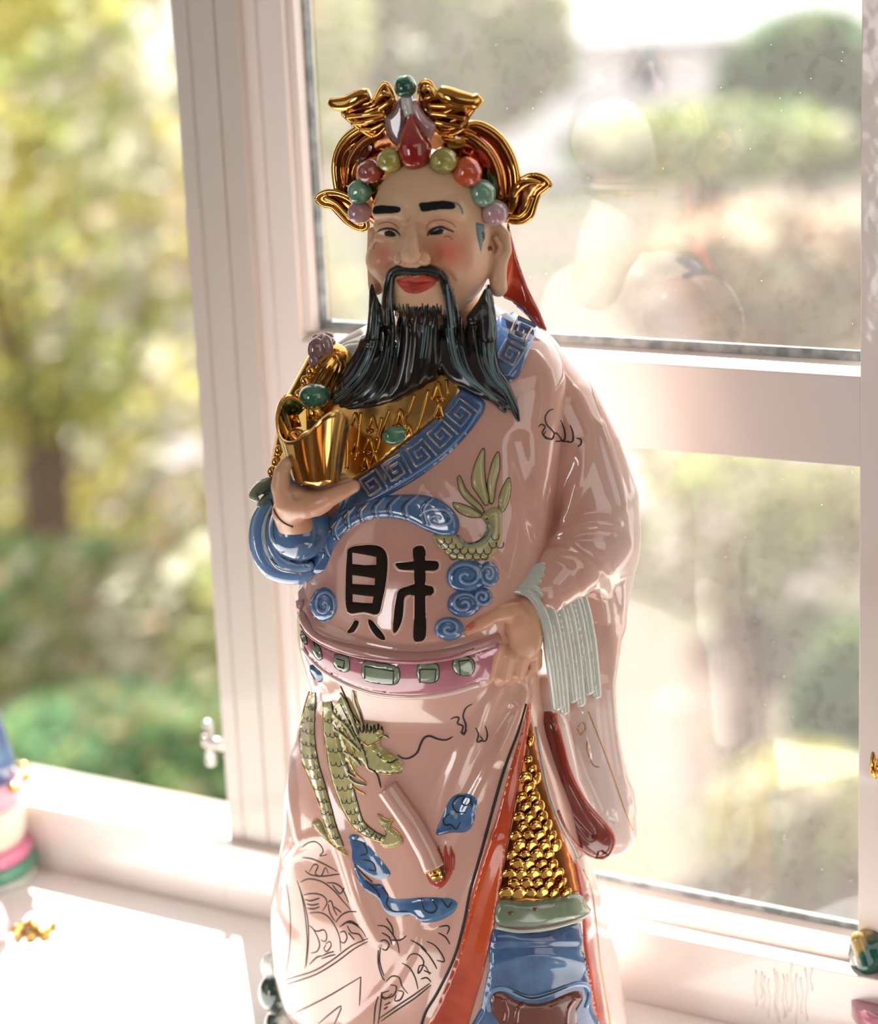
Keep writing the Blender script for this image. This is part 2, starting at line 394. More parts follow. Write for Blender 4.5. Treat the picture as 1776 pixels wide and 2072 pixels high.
bush('shrub', 'bright lime shrub under the dark tree, upper right pane', 'shrub', 1430, 290, 20.0, 1.3, 0.35, dict(lime=4, green=2, pale=1), 1100, 0.12, seed=14)
# white house far beyond the lawn
house = empty('house', 'white house with a grey roof far beyond the lawn, upper pane', 'building')
HW = mat('house_wall', rgb(238, 236, 240), rough=0.9); HR = mat('house_roof', rgb(150, 152, 156), rough=0.8); HG = mat('house_pane', rgb(70, 84, 96), rough=0.2)
h0 = to_ground(1020, 120, 40); h1 = to_ground(1660, 120, 40); zt = to_ground(1300, 75, 40).z; zm = to_ground(1300, 25, 42).z
def hb(name, x0, x1, y0, y1, z0, z1, mt, par):
    c = [(x0,y0,z0),(x0,y0,z1),(x0,y1,z1),(x0,y1,z0),(x1,y0,z0),(x1,y0,z1),(x1,y1,z1),(x1,y1,z0)]
    return link_mesh(name, c, [(0,1,2,3),(7,6,5,4),(0,4,5,1),(1,5,6,2),(2,6,7,3),(3,7,4,0)], mt, par, False, True)
hb('wall', h0.x, h1.x, 40, 46, GZ, zt, HW, house)
c = [(h0.x-.3,39.6,zt),(h1.x+.3,39.6,zt),(h1.x+.3,46.4,zt),(h0.x-.3,46.4,zt),(h0.x-.3,43,zm+0.6),(h1.x+.3,43,zm+0.6)]
link_mesh('roof', c, [(0,1,5,4),(2,3,4,5),(0,4,3),(1,2,5),(0,3,2,1)], HR, house, False, True)
for i in range(4):
    x = h0.x+0.8+i*1.45; w = hb('window', x, x+0.5, 39.95, 40.02, zt-0.95, zt-0.3, HG, house)
# ------------------------------------------------------------------ sculpting kit
import openvdb
PHI = math.radians(24)
SD = Vector((math.cos(PHI), -math.sin(PHI), 0)); FD = Vector((-math.sin(PHI), -math.cos(PHI), 0))
class Field:
    """distance field in U on a world-aligned grid, meshed by marching"""
    def __init__(s, lo, hi, h):
        s.h = h; s.lo = np.array(lo, float); s.n = [int((hi[i]-lo[i])/h)+2 for i in range(3)]
        s.ax = [(lo[i]+h*np.arange(s.n[i])).astype(np.float32) for i in range(3)]
        s.D = np.full(s.n, 60.0, np.float32)
    def win(s, lo, hi):
        sl = []
        for i in range(3):
            a = max(0, int((lo[i]-s.lo[i])/s.h)); b = min(s.n[i], int((hi[i]-s.lo[i])/s.h)+2); sl.append(slice(a, max(a, b)))
        return tuple(sl)
    def grid(s, sl):
        return s.ax[0][sl[0]][:, None, None], s.ax[1][sl[1]][None, :, None], s.ax[2][sl[2]][None, None, :]
    def put(s, sl, f, k, sub=False):
        D = s.D[sl]
        if D.size == 0: return
        if sub:
            f = -f
            if k > 0:
                h = np.maximum(k-np.abs(D-f), 0)/k; s.D[sl] = np.maximum(D, f)+h*h*k*0.25
            else: s.D[sl] = np.maximum(D, f)
        else:
            if k > 0:
                h = np.maximum(k-np.abs(D-f), 0)/k; s.D[sl] = np.minimum(D, f)-h*h*k*0.25
            else: s.D[sl] = np.minimum(D, f)
    def chain(s, pts, rad, k=10, sub=False):
        if not isinstance(rad, (list, tuple)): rad = [rad]*len(pts)
        pa = np.array([tuple(p) for p in pts]); R0 = max(rad)+k+2*s.h
        big = s.win(pa.min(0)-R0, pa.max(0)+R0)
        T = np.full([q.stop-q.start for q in big], 60.0, np.float32)
        for i in range(len(pts)-1):
            a, b = pa[i], pa[i+1]; ra, rb = rad[i], rad[i+1]; m = max(ra, rb)+k+2*s.h
            sl = s.win(np.minimum(a, b)-m, np.maximum(a, b)+m); X, Y, Z = s.grid(sl)
            d = b-a; L = float(d.dot(d))+1e-6
            t = np.clip(((X-a[0])*d[0]+(Y-a[1])*d[1]+(Z-a[2])*d[2])/L, 0, 1)
            f = np.sqrt((X-a[0]-t*d[0])**2+(Y-a[1]-t*d[1])**2+(Z-a[2]-t*d[2])**2)-(ra+(rb-ra)*t)
            ts = tuple(slice(q.start-g.start, q.stop-g.start) for q, g in zip(sl, big))
            T[ts] = np.minimum(T[ts], f)
        s.put(big, T, k, sub)
        return s
    def ell(s, c, r, k=10, sub=False, ax=None):
        """r = radii along (side, front, up)"""
        A = ax or (SD, FD, Vector((0, 0, 1))); m = max(r)+k+2*s.h; c = np.array(c)
        sl = s.win(c-m, c+m); X, Y, Z = s.grid(sl); X = X-c[0]; Y = Y-c[1]; Z = Z-c[2]
        q = 0; g = 0
        for j in range(3):
            e = X*A[j][0]+Y*A[j][1]+Z*A[j][2]; q = q+(e/r[j])**2; g = g+(e/(r[j]*r[j]))**2
        k0 = np.sqrt(q); k1 = np.sqrt(g)+1e-6
        s.put(sl, k0*(k0-1)/k1, k, sub); return s
    def loft(s, levels, k=0, power=2.2, fold=None):
        """levels: (centre point, half width, half depth) from top to bottom, in the SD/FD frame"""
        zs = np.array([l[0][2] for l in levels][::-1]); cx = np.array([l[0][0] for l in levels][::-1]); cy = np.array([l[0][1] for l in levels][::-1])
        A = np.array([l[1] for l in levels][::-1]); B = np.array([l[2] for l in levels][::-1])
        z = s.ax[2]
        def I(v):
            # smooth the piecewise-linear table a little
            zz = np.linspace(zs[0], zs[-1], 240); vv = np.interp(zz, zs, v); ker = np.ones(9)/9
            vp = np.pad(vv, 4, mode='edge'); vv = np.convolve(vp, ker, 'valid'); return np.interp(z, zz, vv).astype(np.float32)[None, None, :]
        cx, cy, A, B = I(cx), I(cy), I(A), I(B)
        X = s.ax[0][:, None, None]-cx; Y = s.ax[1][None, :, None]-cy
        a = X*SD.x+Y*SD.y; b = X*FD.x+Y*FD.y
        if fold is not None:
            th = np.arctan2(a, b); fm = fold(th, s.ax[2][None, None, :]); A = A*fm; B = B*fm
        q = (np.abs(a/A)**power+np.abs(b/B)**power)**(1/power)
        f = (q-1)*np.minimum(A, B)
        f = np.maximum(f, np.maximum(z[None, None, :]-zs[-1], zs[0]-z[None, None, :]))
        s.put((slice(None),)*3, f.astype(np.float32), k); return s
    def mesh(s, smooth=0):
        D = s.D
        for _ in range(smooth):
            for a in range(3):
                D = (np.roll(D, 1, a)+2*D+np.roll(D, -1, a))/4
        g = openvdb.FloatGrid(60.0); g.copyFromArray(np.ascontiguousarray(D, dtype=np.float32))
        pts, tris, quads = g.convertToPolygons(isovalue=0.0, adaptivity=0.0)
        pts = np.array(pts)*s.h+s.lo
        f = [tuple(int(i) for i in q)[::-1] for q in quads]+[tuple(int(i) for i in q)[::-1] for q in tris]
        return pts, f
def bounds(pts, m):
    a = np.array([tuple(p) for p in pts]); return a.min(0)-m, a.max(0)+m
def bvh_of(pts, faces): return BVHTree.FromPolygons([tuple(p) for p in pts], faces)
class Surf:
    """camera-side look-up on a mesh: pixel -> point and normal"""
    def __init__(s, *meshes):
        s.t = [bvh_of(*m) for m in meshes]
    def hit(s, px, py):
        r = ray(px, py).normalized(); best = None
        for t in s.t:
            h = t.ray_cast(Vector((0, 0, 0)), r)
            if h[0] is not None and (best is None or h[3] < best[3]): best = h
        if best is None: return None
        n = best[1]
        if n.dot(r) > 0: n = -n
        return best[0], n
    def at(s, px, py, off=0.0, c=None):
        h = s.hit(px, py); x, y = px, py
        if h is None and c is not None:
            for i in range(1, 30):
                x = px+(c[0]-px)*i/30; y = py+(c[1]-py)*i/30; h = s.hit(x, y)
                if h: break
        if h is None: return P(px, py, 120), Vector((0, -1, 0))
        return h[0]+h[1]*off, h[1]
    def p(s, px, py, off=0.0, c=None): return s.at(px, py, off, c)[0]
def inpoly(x, y, poly):
    c = False; j = len(poly)-1
    for i in range(len(poly)):
        xi, yi = poly[i]; xj, yj = poly[j]
        if (yi > y) != (yj > y) and x < (xj-xi)*(y-yi)/(yj-yi)+xi: c = not c
        j = i
    return c
def pdist(x, y, P_, Q_):
    """distance of points to segments, arrays"""
    d = Q_-P_; L = (d**2).sum(1)+1e-9
    t = np.clip(((x-P_[:, 0])*d[:, 0]+(y-P_[:, 1])*d[:, 1])/L, 0, 1)
    return math.sqrt(((x-P_[:, 0]-t*d[:, 0])**2+(y-P_[:, 1]-t*d[:, 1])**2).min())
def resample(poly, sp):
    out = []
    for i in range(len(poly)):
        a, b = np.array(poly[i]), np.array(poly[(i+1) % len(poly)]); L = np.hypot(*(b-a)); n = max(1, int(round(L/sp)))
        for k in range(n): out.append(tuple(a+(b-a)*k/n))
    return out
def inpoly_v(X, Y, poly):
    c = np.zeros(X.shape, bool); j = len(poly)-1
    for i in range(len(poly)):
        xi, yi = poly[i]; xj, yj = poly[j]
        if yi != yj: c ^= ((yi > Y) != (yj > Y)) & (X < (xj-xi)*(Y-yi)/(yj-yi)+xi)
        j = i
    return c
def pdist_v(X, Y, A, B):
    d = B-A; L = (d**2).sum(1)+1e-9; ex = X[:, None]-A[None, :, 0]; ey = Y[:, None]-A[None, :, 1]
    t = np.clip((ex*d[:, 0]+ey*d[:, 1])/L, 0, 1)
    return np.sqrt(((ex-t*d[:, 0])**2+(ey-t*d[:, 1])**2).min(1))
def tri2d(poly, holes, sp):
    loops = [resample(poly, sp)]+[resample(h, sp) for h in holes]
    V = []; E = []
    for L in loops:
        b = len(V); V += L; E += [(b+i, b+(i+1) % len(L)) for i in range(len(L))]
    A = np.array([V[e[0]] for e in E], float); B = np.array([V[e[1]] for e in E], float)
    va = np.array(V, float); x0, y0 = va.min(0); x1, y1 = va.max(0)
    ys = np.arange(y0+sp*0.5, y1, sp*0.87); gx = []; gy = []
    for j, y in enumerate(ys):
        xs = np.arange(x0+(sp*0.5 if j % 2 else 0), x1, sp); gx.append(xs); gy.append(np.full(len(xs), y))
    if gx:
        X = np.concatenate(gx); Y = np.concatenate(gy); k = inpoly_v(X, Y, loops[0])
        for h in loops[1:]: k &= ~inpoly_v(X, Y, h)
        X, Y = X[k], Y[k]
        if len(X): k = pdist_v(X, Y, A, B) > sp*0.45; V = V+[(float(x), float(y)) for x, y in zip(X[k], Y[k])]
    r = delaunay_2d_cdt([Vector(v) for v in V], E, [], 0, 1e-4)
    vv = [(v.x, v.y) for v in r[0]]; fs = [tuple(f) for f in r[2]]; va = np.array(vv)
    C = np.array([va[list(f)].mean(0) for f in fs]); k = inpoly_v(C[:, 0], C[:, 1], loops[0])
    for h in loops[1:]: k &= ~inpoly_v(C[:, 0], C[:, 1], h)
    return vv, [f for f, q in zip(fs, k) if q], [float(q) for q in pdist_v(va[:, 0], va[:, 1], A, B)]
def patch(name, poly, surf, material, parent, h=4.0, edge=6.0, sp=5.0, holes=(), base=0.3, fn=None, curve=True, n=4):
    """a raised, round-edged piece lying on the sculpted surface"""
    if curve: poly = smooth_path(poly, n, True)
    vv, ff, dist = tri2d(poly, holes, sp)
    cx = sum(p[0] for p in poly)/len(poly); cy = sum(p[1] for p in poly)/len(poly)
    V = []
    for (x, y), d in zip(vv, dist):
        t = min(d/edge, 1.0); o = base+(h-base)*math.sqrt(max(0, 1-(1-t)**2)) if d > 0.3 else base
        if fn and d > 0.3: o += fn(x, y, d)
        V.append(surf.p(x, y, o, (cx, cy)))
    # faces towards the camera
    out = []
    for f in ff:
        a, b, c = V[f[0]], V[f[1]], V[f[2]]
        out.append(f if (b-a).cross(c-a).dot(a) < 0 else f[::-1])
    return link_mesh(name, V, out, material, parent)
def line(mb, pts, surf, r=1.3, off=0.6, n=5, smooth=5, flat=0.6, taper=False):
    """painted or raised line on a surface"""
    if smooth: pts = smooth_path(pts, smooth)
    q = [surf.at(x, y, off) for x, y in pts]; m = len(q)
    rr_ = [r*(0.35+0.65*math.sin(math.pi*(i+0.5)/m)**0.6) if taper else r for i in range(m)]
    mb.tube([a for a, _ in q], rr_, n=n, flat=flat, upv=[b for _, b in q]); return mb
def paint(o, fn):
    """glaze colour per vertex from a function of the pixel-plane position"""
    me = o.data; ca = me.color_attributes.new('glaze', 'FLOAT_COLOR', 'POINT'); buf = []
    inv = R_WC.transposed()
    for v in me.vertices:
        w = Vector(((v.co.x)/K, v.co.y/K, (v.co.z-BOARD_Z)/K+ZB)); c = inv @ w
        x = IW/2+FPX*c.x/(-c.z); y = IH/2-FPX*c.y/(-c.z); col = fn(x, y, w); buf += [col[0], col[1], col[2], 1.0]
    ca.data.foreach_set('color', buf)
def mixc(a, b, t): t = max(0.0, min(1.0, t)); return tuple(a[i]+(b[i]-a[i])*t for i in range(3))
def gauss(x, y, cx, cy, sx, sy): return math.exp(-((x-cx)/sx)**2-((y-cy)/sy)**2)

# glazes
PINK = mat('pink_glaze', rgb(218, 174, 160), rough=0.16, coat=1.0, bump=(45, 0.10), attr='glaze')
PINKP = mat('plain_pink_glaze', rgb(214, 170, 158), rough=0.16, coat=1.0, bump=(45, 0.1))
PALE = mat('pale_pink_glaze', rgb(238, 214, 208), rough=0.14, coat=1.0, bump=(45, 0.1))
SKIN = mat('matt_skin', rgb(222, 186, 152), rough=0.46, coat=0.12, attr='glaze')
GOLD = mat('gold_lustre', rgb(222, 176, 96), rough=0.09, metal=1.0, bump=(70, 0.16))
GOLDD = mat('dark_gold_lustre', rgb(168, 110, 62), rough=0.12, metal=1.0, bump=(80, 0.3))
GOLDM = mat('soft_gold_lustre', rgb(206, 164, 98), rough=0.24, metal=1.0, bump=(60, 0.3))
BROW = mat('brow_black', rgb(26, 27, 30), rough=0.75, spec=0.2)
INK = mat('ink_line', rgb(38, 32, 28), rough=0.5)
HAIR = mat('black_hair_glaze', rgb(24, 25, 25), rough=0.26, coat=0.35, spec=0.4)
TEAL = mat('teal_hair_stroke', rgb(104, 134, 142), rough=0.45)
BLUE = mat('blue_glaze', rgb(82, 124, 170), rough=0.15, coat=1.0, noise=(60, rgb(60, 92, 140), 0.4, 0.65))
DBLUE = mat('deep_blue_glaze', rgb(44, 72, 108), rough=0.12, coat=1.0)
LBLUE = mat('light_blue_glaze', rgb(120, 158, 204), rough=0.15, coat=1.0)
GREEN = mat('bead_green_glaze', rgb(58, 126, 104), rough=0.12, coat=1.0, noise=(110, rgb(130, 178, 150), 0.42, 0.66))
DGREEN = mat('deep_green_glaze', rgb(30, 92, 74), rough=0.12, coat=1.0, noise=(90, rgb(62, 130, 104), 0.45, 0.65))
SAGE = mat('sage_glaze', rgb(140, 158, 136), rough=0.16, coat=1.0, noise=(50, rgb(116, 136, 112), 0.4, 0.6))
OLIVE = mat('olive_green_glaze', rgb(190, 184, 134), rough=0.2, coat=0.8, noise=(50, rgb(164, 162, 110), 0.4, 0.65))
MINT = mat('white_mint_glaze', rgb(216, 222, 214), rough=0.16, coat=0.9, noise=(18, rgb(190, 202, 196), 0.4, 0.65))
RED = mat('red_glaze', rgb(182, 62, 42), rough=0.16, coat=1.0, noise=(22, rgb(214, 92, 52), 0.42, 0.62))
DRED = mat('dark_red_glaze', rgb(122, 44, 34), rough=0.2, coat=0.9)
YEL = mat('lime_bead_glaze', rgb(182, 180, 92), rough=0.12, coat=1.0, noise=(90, rgb(150, 152, 74), 0.42, 0.62))
ORG = mat('orange_bead_glaze', rgb(206, 92, 54), rough=0.12, coat=1.0, noise=(100, rgb(186, 64, 40), 0.4, 0.62))
MAUVE = mat('mauve_bead_glaze', rgb(180, 136, 150), rough=0.16, coat=0.9, noise=(60, rgb(206, 168, 176), 0.4, 0.6))
ROSE = mat('rose_glaze', rgb(190, 122, 138), rough=0.15, coat=1.0, noise=(35, rgb(168, 104, 124), 0.4, 0.62))
BROWN = mat('brown_glaze', rgb(112, 58, 44), rough=0.2, coat=0.8)
CHAR = mat('engraved_dark', rgb(34, 25, 19), rough=0.7, spec=0.15)
EWHITE = mat('eye_white', rgb(226, 216, 204), rough=0.3)
LILAC = mat('mauve_brown_glaze', rgb(120, 92, 92), rough=0.14, coat=1.0, noise=(70, rgb(170, 140, 146), 0.45, 0.65))

fig = empty('figurine', 'large glazed porcelain figurine of a bearded man in pink robe and gold crown', 'figurine')

# ------------------------------------------------------------------ the robe
def lv(py, xl, xr, cd, B):
    c = P((xl+xr)/2, py, cd); s = sc_at((xl+xr)/2, py, cd); w = (xr-xl)/2*s
    A = math.sqrt(max(400, (w*w-(B*math.sin(PHI))**2)))/math.cos(PHI)
    return (c, A, B)
levels = [lv(*q) for q in [
    (618, 812, 985, -25, 62), (645, 776, 1042, -25, 80), (664, 724, 1090, -22, 96), (700, 672, 1120, -15, 118), (760, 632, 1140, -5, 138), (840, 606, 1135, 0, 152),
    (940, 602, 1128, 10, 165), (1040, 612, 1115, 22, 182), (1130, 615, 1108, 32, 198), (1210, 604, 1095, 36, 206),
    (1290, 603, 1088, 32, 204), (1345, 618, 1085, 24, 192), (1400, 634, 1100, 15, 178), (1480, 610, 1120, 10, 180),
    (1560, 588, 1145, 8, 184), (1620, 575, 1160, 8, 188), (1700, 576, 1175, 8, 192), (1760, 563, 1185, 6, 198),
    (1830, 551, 1190, 5, 204), (1900, 547, 1200, 2, 208), (2000, 556, 1212, 0, 208), (2072, 578, 1222, 0, 204), (2180, 625, 1230, -5, 190)]]
levels[-1] = (Vector((levels[-1][0].x, levels[-1][0].y, ZB+22)), levels[-1][1], levels[-1][2])
zk = P(850, 1430, 180).z; zb_ = ZB
def folds(th, z):
    t = np.clip((zk-z)/(zk-zb_), 0, 1)
    return 1+0.012*t*np.sin(th*7+z*0.004)+0.01*t*np.sin(th*11-1.0)
lo = [P(500, 1200, 0).x, Y0-330, ZB+4]; hi = [P(1330, 1200, 0).x, Y0+330, levels[0][0].z+30]
rf = Field(lo, hi, 4.2); rf.loft(levels, fold=folds)
base_mesh = rf.mesh(); SB = Surf(base_mesh)
def ridge(F, surf, pts, rad, off, k, sub=False, sm=4):
    q = smooth_path(pts, sm); n = len(q)
    if not isinstance(rad, (list, tuple)): rad = [rad, rad]
    R_ = [float(np.interp(i/(n-1), np.linspace(0, 1, len(rad)), rad)) for i in range(n)]
    F.chain([surf.p(x, y, off+(0.5 if sub else -0.55)*r_, (850, y)) for (x, y), r_ in zip(q, R_)], R_, k, sub)
# back robe panel at the right and the shoulder slopes
rf.chain([P(1105, 1640, -40), P(1130, 1800, -50), P(1165, 1950, -60), P(1185, 2110, -70)], [56, 84, 92, 98], 30)
rf.chain([P(1140, 1700, 10), P(1160, 1850, -5), P(1180, 2000, -10)], [30, 44, 48], 24)
# drapery: soft ridges and valleys of the skirt and chest
ridge(rf, SB, [(1062, 1405), (1000, 1520), (940, 1620), (905, 1690)], [10, 15, 15, 6], -4, 24)
ridge(rf, SB, [(1000, 1400), (935, 1530), (890, 1640), (878, 1690)], [6, 12, 12, 6], -5, 22)
ridge(rf, SB, [(1030, 1440), (975, 1540), (925, 1640)], [6, 9, 8], 4, 20, True)
ridge(rf, SB, [(600, 1480), (590, 1590), (600, 1690)], [10, 16, 10], -3, 22)
ridge(rf, SB, [(655, 1400), (640, 1500), (660, 1610), (690, 1710), (730, 1830), (764, 1905)], [8, 12, 14, 14, 14, 6], -3, 18)
ridge(rf, SB, [(690, 1480), (700, 1600), (735, 1720), (790, 1850), (800, 1900)], [6, 14, 16, 12, 6], 8, 22, True)
ridge(rf, SB, [(845, 1860), (825, 1930), (780, 2000), (700, 2072)], [8, 12, 12, 10], -3, 16)
ridge(rf, SB, [(575, 1740), (620, 1700), (660, 1690)], [8, 12, 6], -4, 14)
ridge(rf, SB, [(905, 1640), (895, 1760), (870, 1860)], [6, 14, 8], -5, 20)
ridge(rf, SB, [(1000, 1700), (965, 1800), (935, 1900), (880, 2060)], [10, 16, 16, 14], -3, 16)
ridge(rf, SB, [(1010, 1560), (985, 1680)], [8, 8], 5, 16, True)
ridge(rf, SB, [(1050, 900), (1065, 1000), (1085, 1070)], [16, 20, 12], 10, 26, True)
ridge(rf, SB, [(640, 1240), (720, 1290), (830, 1312), (950, 1290)], [10, 12, 12, 10], 7, 14, True)
ridge(rf, SB, [(610, 1200), (625, 1262), (680, 1300), (760, 1325), (850, 1334), (960, 1312), (1040, 1290)], 9, 4, 10)
ridge(rf, SB, [(880, 1000), (950, 1100), (1000, 1250)], [10, 18, 12], -6, 36)
robe_mesh = rf.mesh()
ZI = [P(640, 660, 0).z]
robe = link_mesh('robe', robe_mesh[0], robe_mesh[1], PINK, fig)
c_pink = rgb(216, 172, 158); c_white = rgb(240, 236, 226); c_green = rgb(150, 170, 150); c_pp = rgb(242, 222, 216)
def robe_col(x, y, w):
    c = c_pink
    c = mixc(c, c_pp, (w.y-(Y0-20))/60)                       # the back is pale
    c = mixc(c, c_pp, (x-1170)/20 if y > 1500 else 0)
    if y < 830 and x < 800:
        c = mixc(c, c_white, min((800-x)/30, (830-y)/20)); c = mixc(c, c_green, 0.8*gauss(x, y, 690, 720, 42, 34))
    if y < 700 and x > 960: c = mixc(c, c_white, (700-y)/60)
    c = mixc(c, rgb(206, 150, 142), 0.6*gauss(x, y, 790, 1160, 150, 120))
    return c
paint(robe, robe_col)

# ------------------------------------------------------------------ big left sleeve (at the right in the photo)
pts_up = [P(1062, 742, -10), P(1118, 830, 5), P(1158, 925, 15), P(1186, 1020, 25), P(1188, 1085, 45)]
lo, hi = bounds([P(960, 640, -140), P(1340, 2000, 260), P(1340, 640, -140), P(960, 1780, 260)], 10)
sf = Field(lo, hi, 3.6)
sf.chain([P(1050, 745, -25)]+pts_up, [62, 80, 94, 101, 106, 104], 20)
sf.chain([P(1188, 1085, 45), P(1140, 1150, 110), P(1098, 1200, 160)], [100, 72, 52], 24)
sf.chain([P(1215, 1130, 20), P(1216, 1240, 0), P(1200, 1350, 5), P(1195, 1440, 20)], [76, 52, 50, 50], 24)
sf.chain([P(1195, 1440, 30), P(1206, 1530, 45), P(1226, 1620, 45), P(1236, 1680, 40)], [48, 54, 58, 54], 24)
sf.chain([P(1118, 1470, 104), P(1140, 1580, 100), P(1184, 1680, 84), P(1200, 1692, 74)], [34, 40, 44, 44], 26)
sf.chain([P(1110, 1400, 70), P(1112, 1500, 70)], [40, 30], 20)
SS0 = Surf(sf.mesh())
for pts, rad, off, k, sub in [
    ([(1080, 800), (1090, 900), (1100, 990), (1112, 1065)], [10, 18, 18, 8], 10, 24, True),
    ([(1180, 900), (1165, 980), (1140, 1050)], [8, 12, 6], -2, 16, False),
    ([(1155, 940), (1130, 1010), (1118, 1060)], [6, 14, 10], 6, 20, True),
    ([(1225, 1030), (1180, 1045), (1130, 1070)], [9, 12, 8], 8, 14, True),
    ([(1240, 1085), (1190, 1075), (1130, 1090)], [9, 12, 8], 7, 14, True),
    ([(1250, 1060), (1190, 1058), (1130, 1080)], [6, 10, 6], 0, 12, False),
    ([(1110, 1100), (1170, 1108), (1220, 1150), (1250, 1230)], [8, 12, 12, 6], 8, 16, True),
    ([(1080, 1130), (1150, 1120), (1205, 1170), (1235, 1260), (1240, 1360)], [8, 14, 14, 12, 6], -4, 16, False),
    ([(1262, 1180), (1262, 1300), (1250, 1400), (1268, 1540), (1284, 1640)], [8, 12, 12, 10, 8], -3, 14, False),
    ([(1225, 1400), (1238, 1520), (1262, 1640)], [6, 10, 6], 6, 14, True),
    ([(1170, 1480), (1190, 1570), (1230, 1660)], [6, 12, 8], 8, 16, True),
    ([(1215, 860), (1240, 940), (1262, 1020)], [8, 12, 8], -2, 16, False)]:
    ridge(sf, SS0, pts, rad, off, k, sub)
# hollow of the sleeve opening
ridge(sf, SS0, [(1104, 1470), (1122, 1560), (1150, 1630), (1195, 1690)], [12, 18, 22, 16], 2, 5, True)
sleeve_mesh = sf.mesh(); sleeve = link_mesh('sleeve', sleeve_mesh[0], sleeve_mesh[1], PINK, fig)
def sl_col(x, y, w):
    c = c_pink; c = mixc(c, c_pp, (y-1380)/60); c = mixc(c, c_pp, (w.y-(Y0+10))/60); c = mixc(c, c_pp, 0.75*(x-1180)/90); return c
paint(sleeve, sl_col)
SR = Surf(robe_mesh, sleeve_mesh)      # everything that trims lie on
# ------------------------------------------------------------------ viewer-left arm, cuffs
lo, hi = bounds([P(480, 650, -120), P(720, 1230, 260), P(720, 650, -120), P(480, 1230, 260)], 10)
af = Field(lo, hi, 3.2)
af.chain([P(668, 745, 0), P(620, 830, 10), P(598, 930, 25), P(596, 990, 50)], [52, 50, 48, 46], 10)
arm_mesh = af.mesh(); link_mesh('armour_sleeve', arm_mesh[0], arm_mesh[1], GOLD, fig)
cf = Field(lo, hi, 2.6)
cf.ell(P(606, 1072, 110), (62, 66, 62), 6)
cf.chain([P(600, 990, 70), P(604, 1060, 90)], [44, 58], 12)
cuff_mesh = cf.mesh()
link_mesh('cuff', cuff_mesh[0], cuff_mesh[1], BLUE, fig)
# nested folds of the blue sleeve
def arc(F, pts, rad, k, sm=5, ds=None):
    q = smooth_path(pts, sm); F.chain([P(*p) for p in q], [float(np.interp(i/(len(q)-1), np.linspace(0, 1, len(rad)), rad)) for i in range(len(q))], k)
c2 = Field(lo, hi, 2.6)
arc(c2, [(556, 1000, 60), (526, 1050, 60), (524, 1105, 70), (552, 1150, 80), (605, 1163, 90), (640, 1150, 90)], [12, 18, 20, 22, 20, 12], 6)
arc(c2, [(562, 1015, 85), (545, 1060, 95), (550, 1105, 110), (578, 1140, 120), (625, 1145, 120)], [8, 14, 18, 18, 10], 3)
c2.ell(P(590, 1100, 50), (64, 60, 70), 8)
m_ = c2.mesh(); link_mesh('sleeve_fold', m_[0], m_[1], LBLUE, fig); fold_mesh = m_
c3 = Field(lo, hi, 2.4)
arc(c3, [(560, 975, 40), (530, 985, 60), (512, 1002, 80), (520, 1010, 90)], [14, 14, 9, 5], 6)
arc(c3, [(560, 1000, 50), (535, 1012, 70), (524, 1022, 78)], [12, 9, 5], 4)
m_ = c3.mesh(); link_mesh('sleeve_flare', m_[0], m_[1], SAGE, fig)
mb = MB()
SF = Surf(fold_mesh, cuff_mesh)
line(mb, [(552, 1020), (536, 1060), (538, 1110), (562, 1150), (610, 1160)], SF, r=4, off=0, smooth=6)
mb.build('sleeve_trim', MINT, fig)
mb = MB(); line(mb, [(548, 1030), (533, 1066), (536, 1110), (560, 1146)], SF, r=7, off=-3, smooth=6); line(mb, [(560, 1030), (553, 1070), (566, 1118), (600, 1140), (634, 1136)], SF, r=8, off=-4, smooth=6)
mb.build('sleeve_trim', DBLUE, fig)
# white pleated cuff on the other wrist
inner = [(1036, 1196, 205), (1072, 1204, 215), (1100, 1250, 210), (1114, 1330, 195), (1126, 1432, 175)]
outer = [(1076, 1150, 170), (1128, 1146, 160), (1172, 1196, 140), (1194, 1290, 120), (1206, 1392, 105)]
lo, hi = bounds([P(*q) for q in inner+outer], 45)
wf = Field(lo, hi, 2.4)
for j in range(6):
    t = j/5; c = [tuple(np.array(a)*(1-t)+np.array(b)*t) for a, b in zip(inner, outer)]
    c[-1] = (c[-1][0], c[-1][1]+(12 if j % 2 else -4), c[-1][2])
    arc(wf, c, [5+3*t, 8, 11, 12, 11], 3, 6)
m_ = wf.mesh(); cuffw_mesh = m_; link_mesh('pleated_cuff', m_[0], m_[1], MINT, fig)
# ------------------------------------------------------------------ head
PH = math.radians(20)
HS = Vector((math.cos(PH), -math.sin(PH), 0)); HF = Vector((-math.sin(PH), -math.cos(PH), 0)); HU = Vector((0, 0, 1))
HO = P(885, 480, 40)
def HP(px, py, f):
    """point on the pixel's ray, f in front of the head's centre along the way it faces"""
    r = ray(px, py); o = HO+HF*f; return r*(o.dot(HF)/r.dot(HF))
HAX = (HS, HF, HU)
lo, hi = bounds([HO+Vector((-175, -190, -190)), HO+Vector((175, 150, 190))], 5)
hf = Field(lo, hi, 1.9)
hf.ell(HP(880, 425, 0), (114, 120, 128), 0, ax=HAX)
hf.ell(HP(878, 520, 20), (112, 104, 112), 30, ax=HAX)
hf.ell(HP(858, 590, 52), (76, 62, 56), 30, ax=HAX)
hf.ell(HP(860, 420, 60), (88, 60, 78), 30, ax=HAX)
hf.ell(HP(914, 522, 74), (46, 42, 40), 26, ax=HAX)          # cheeks
hf.ell(HP(778, 524, 74), (36, 42, 38), 26, ax=HAX)
hf.chain([HP(768, 428, 98), HP(812, 436, 112)], [15, 13], 18); hf.chain([HP(850, 432, 112), HP(925, 424, 96)], [13, 15], 18)
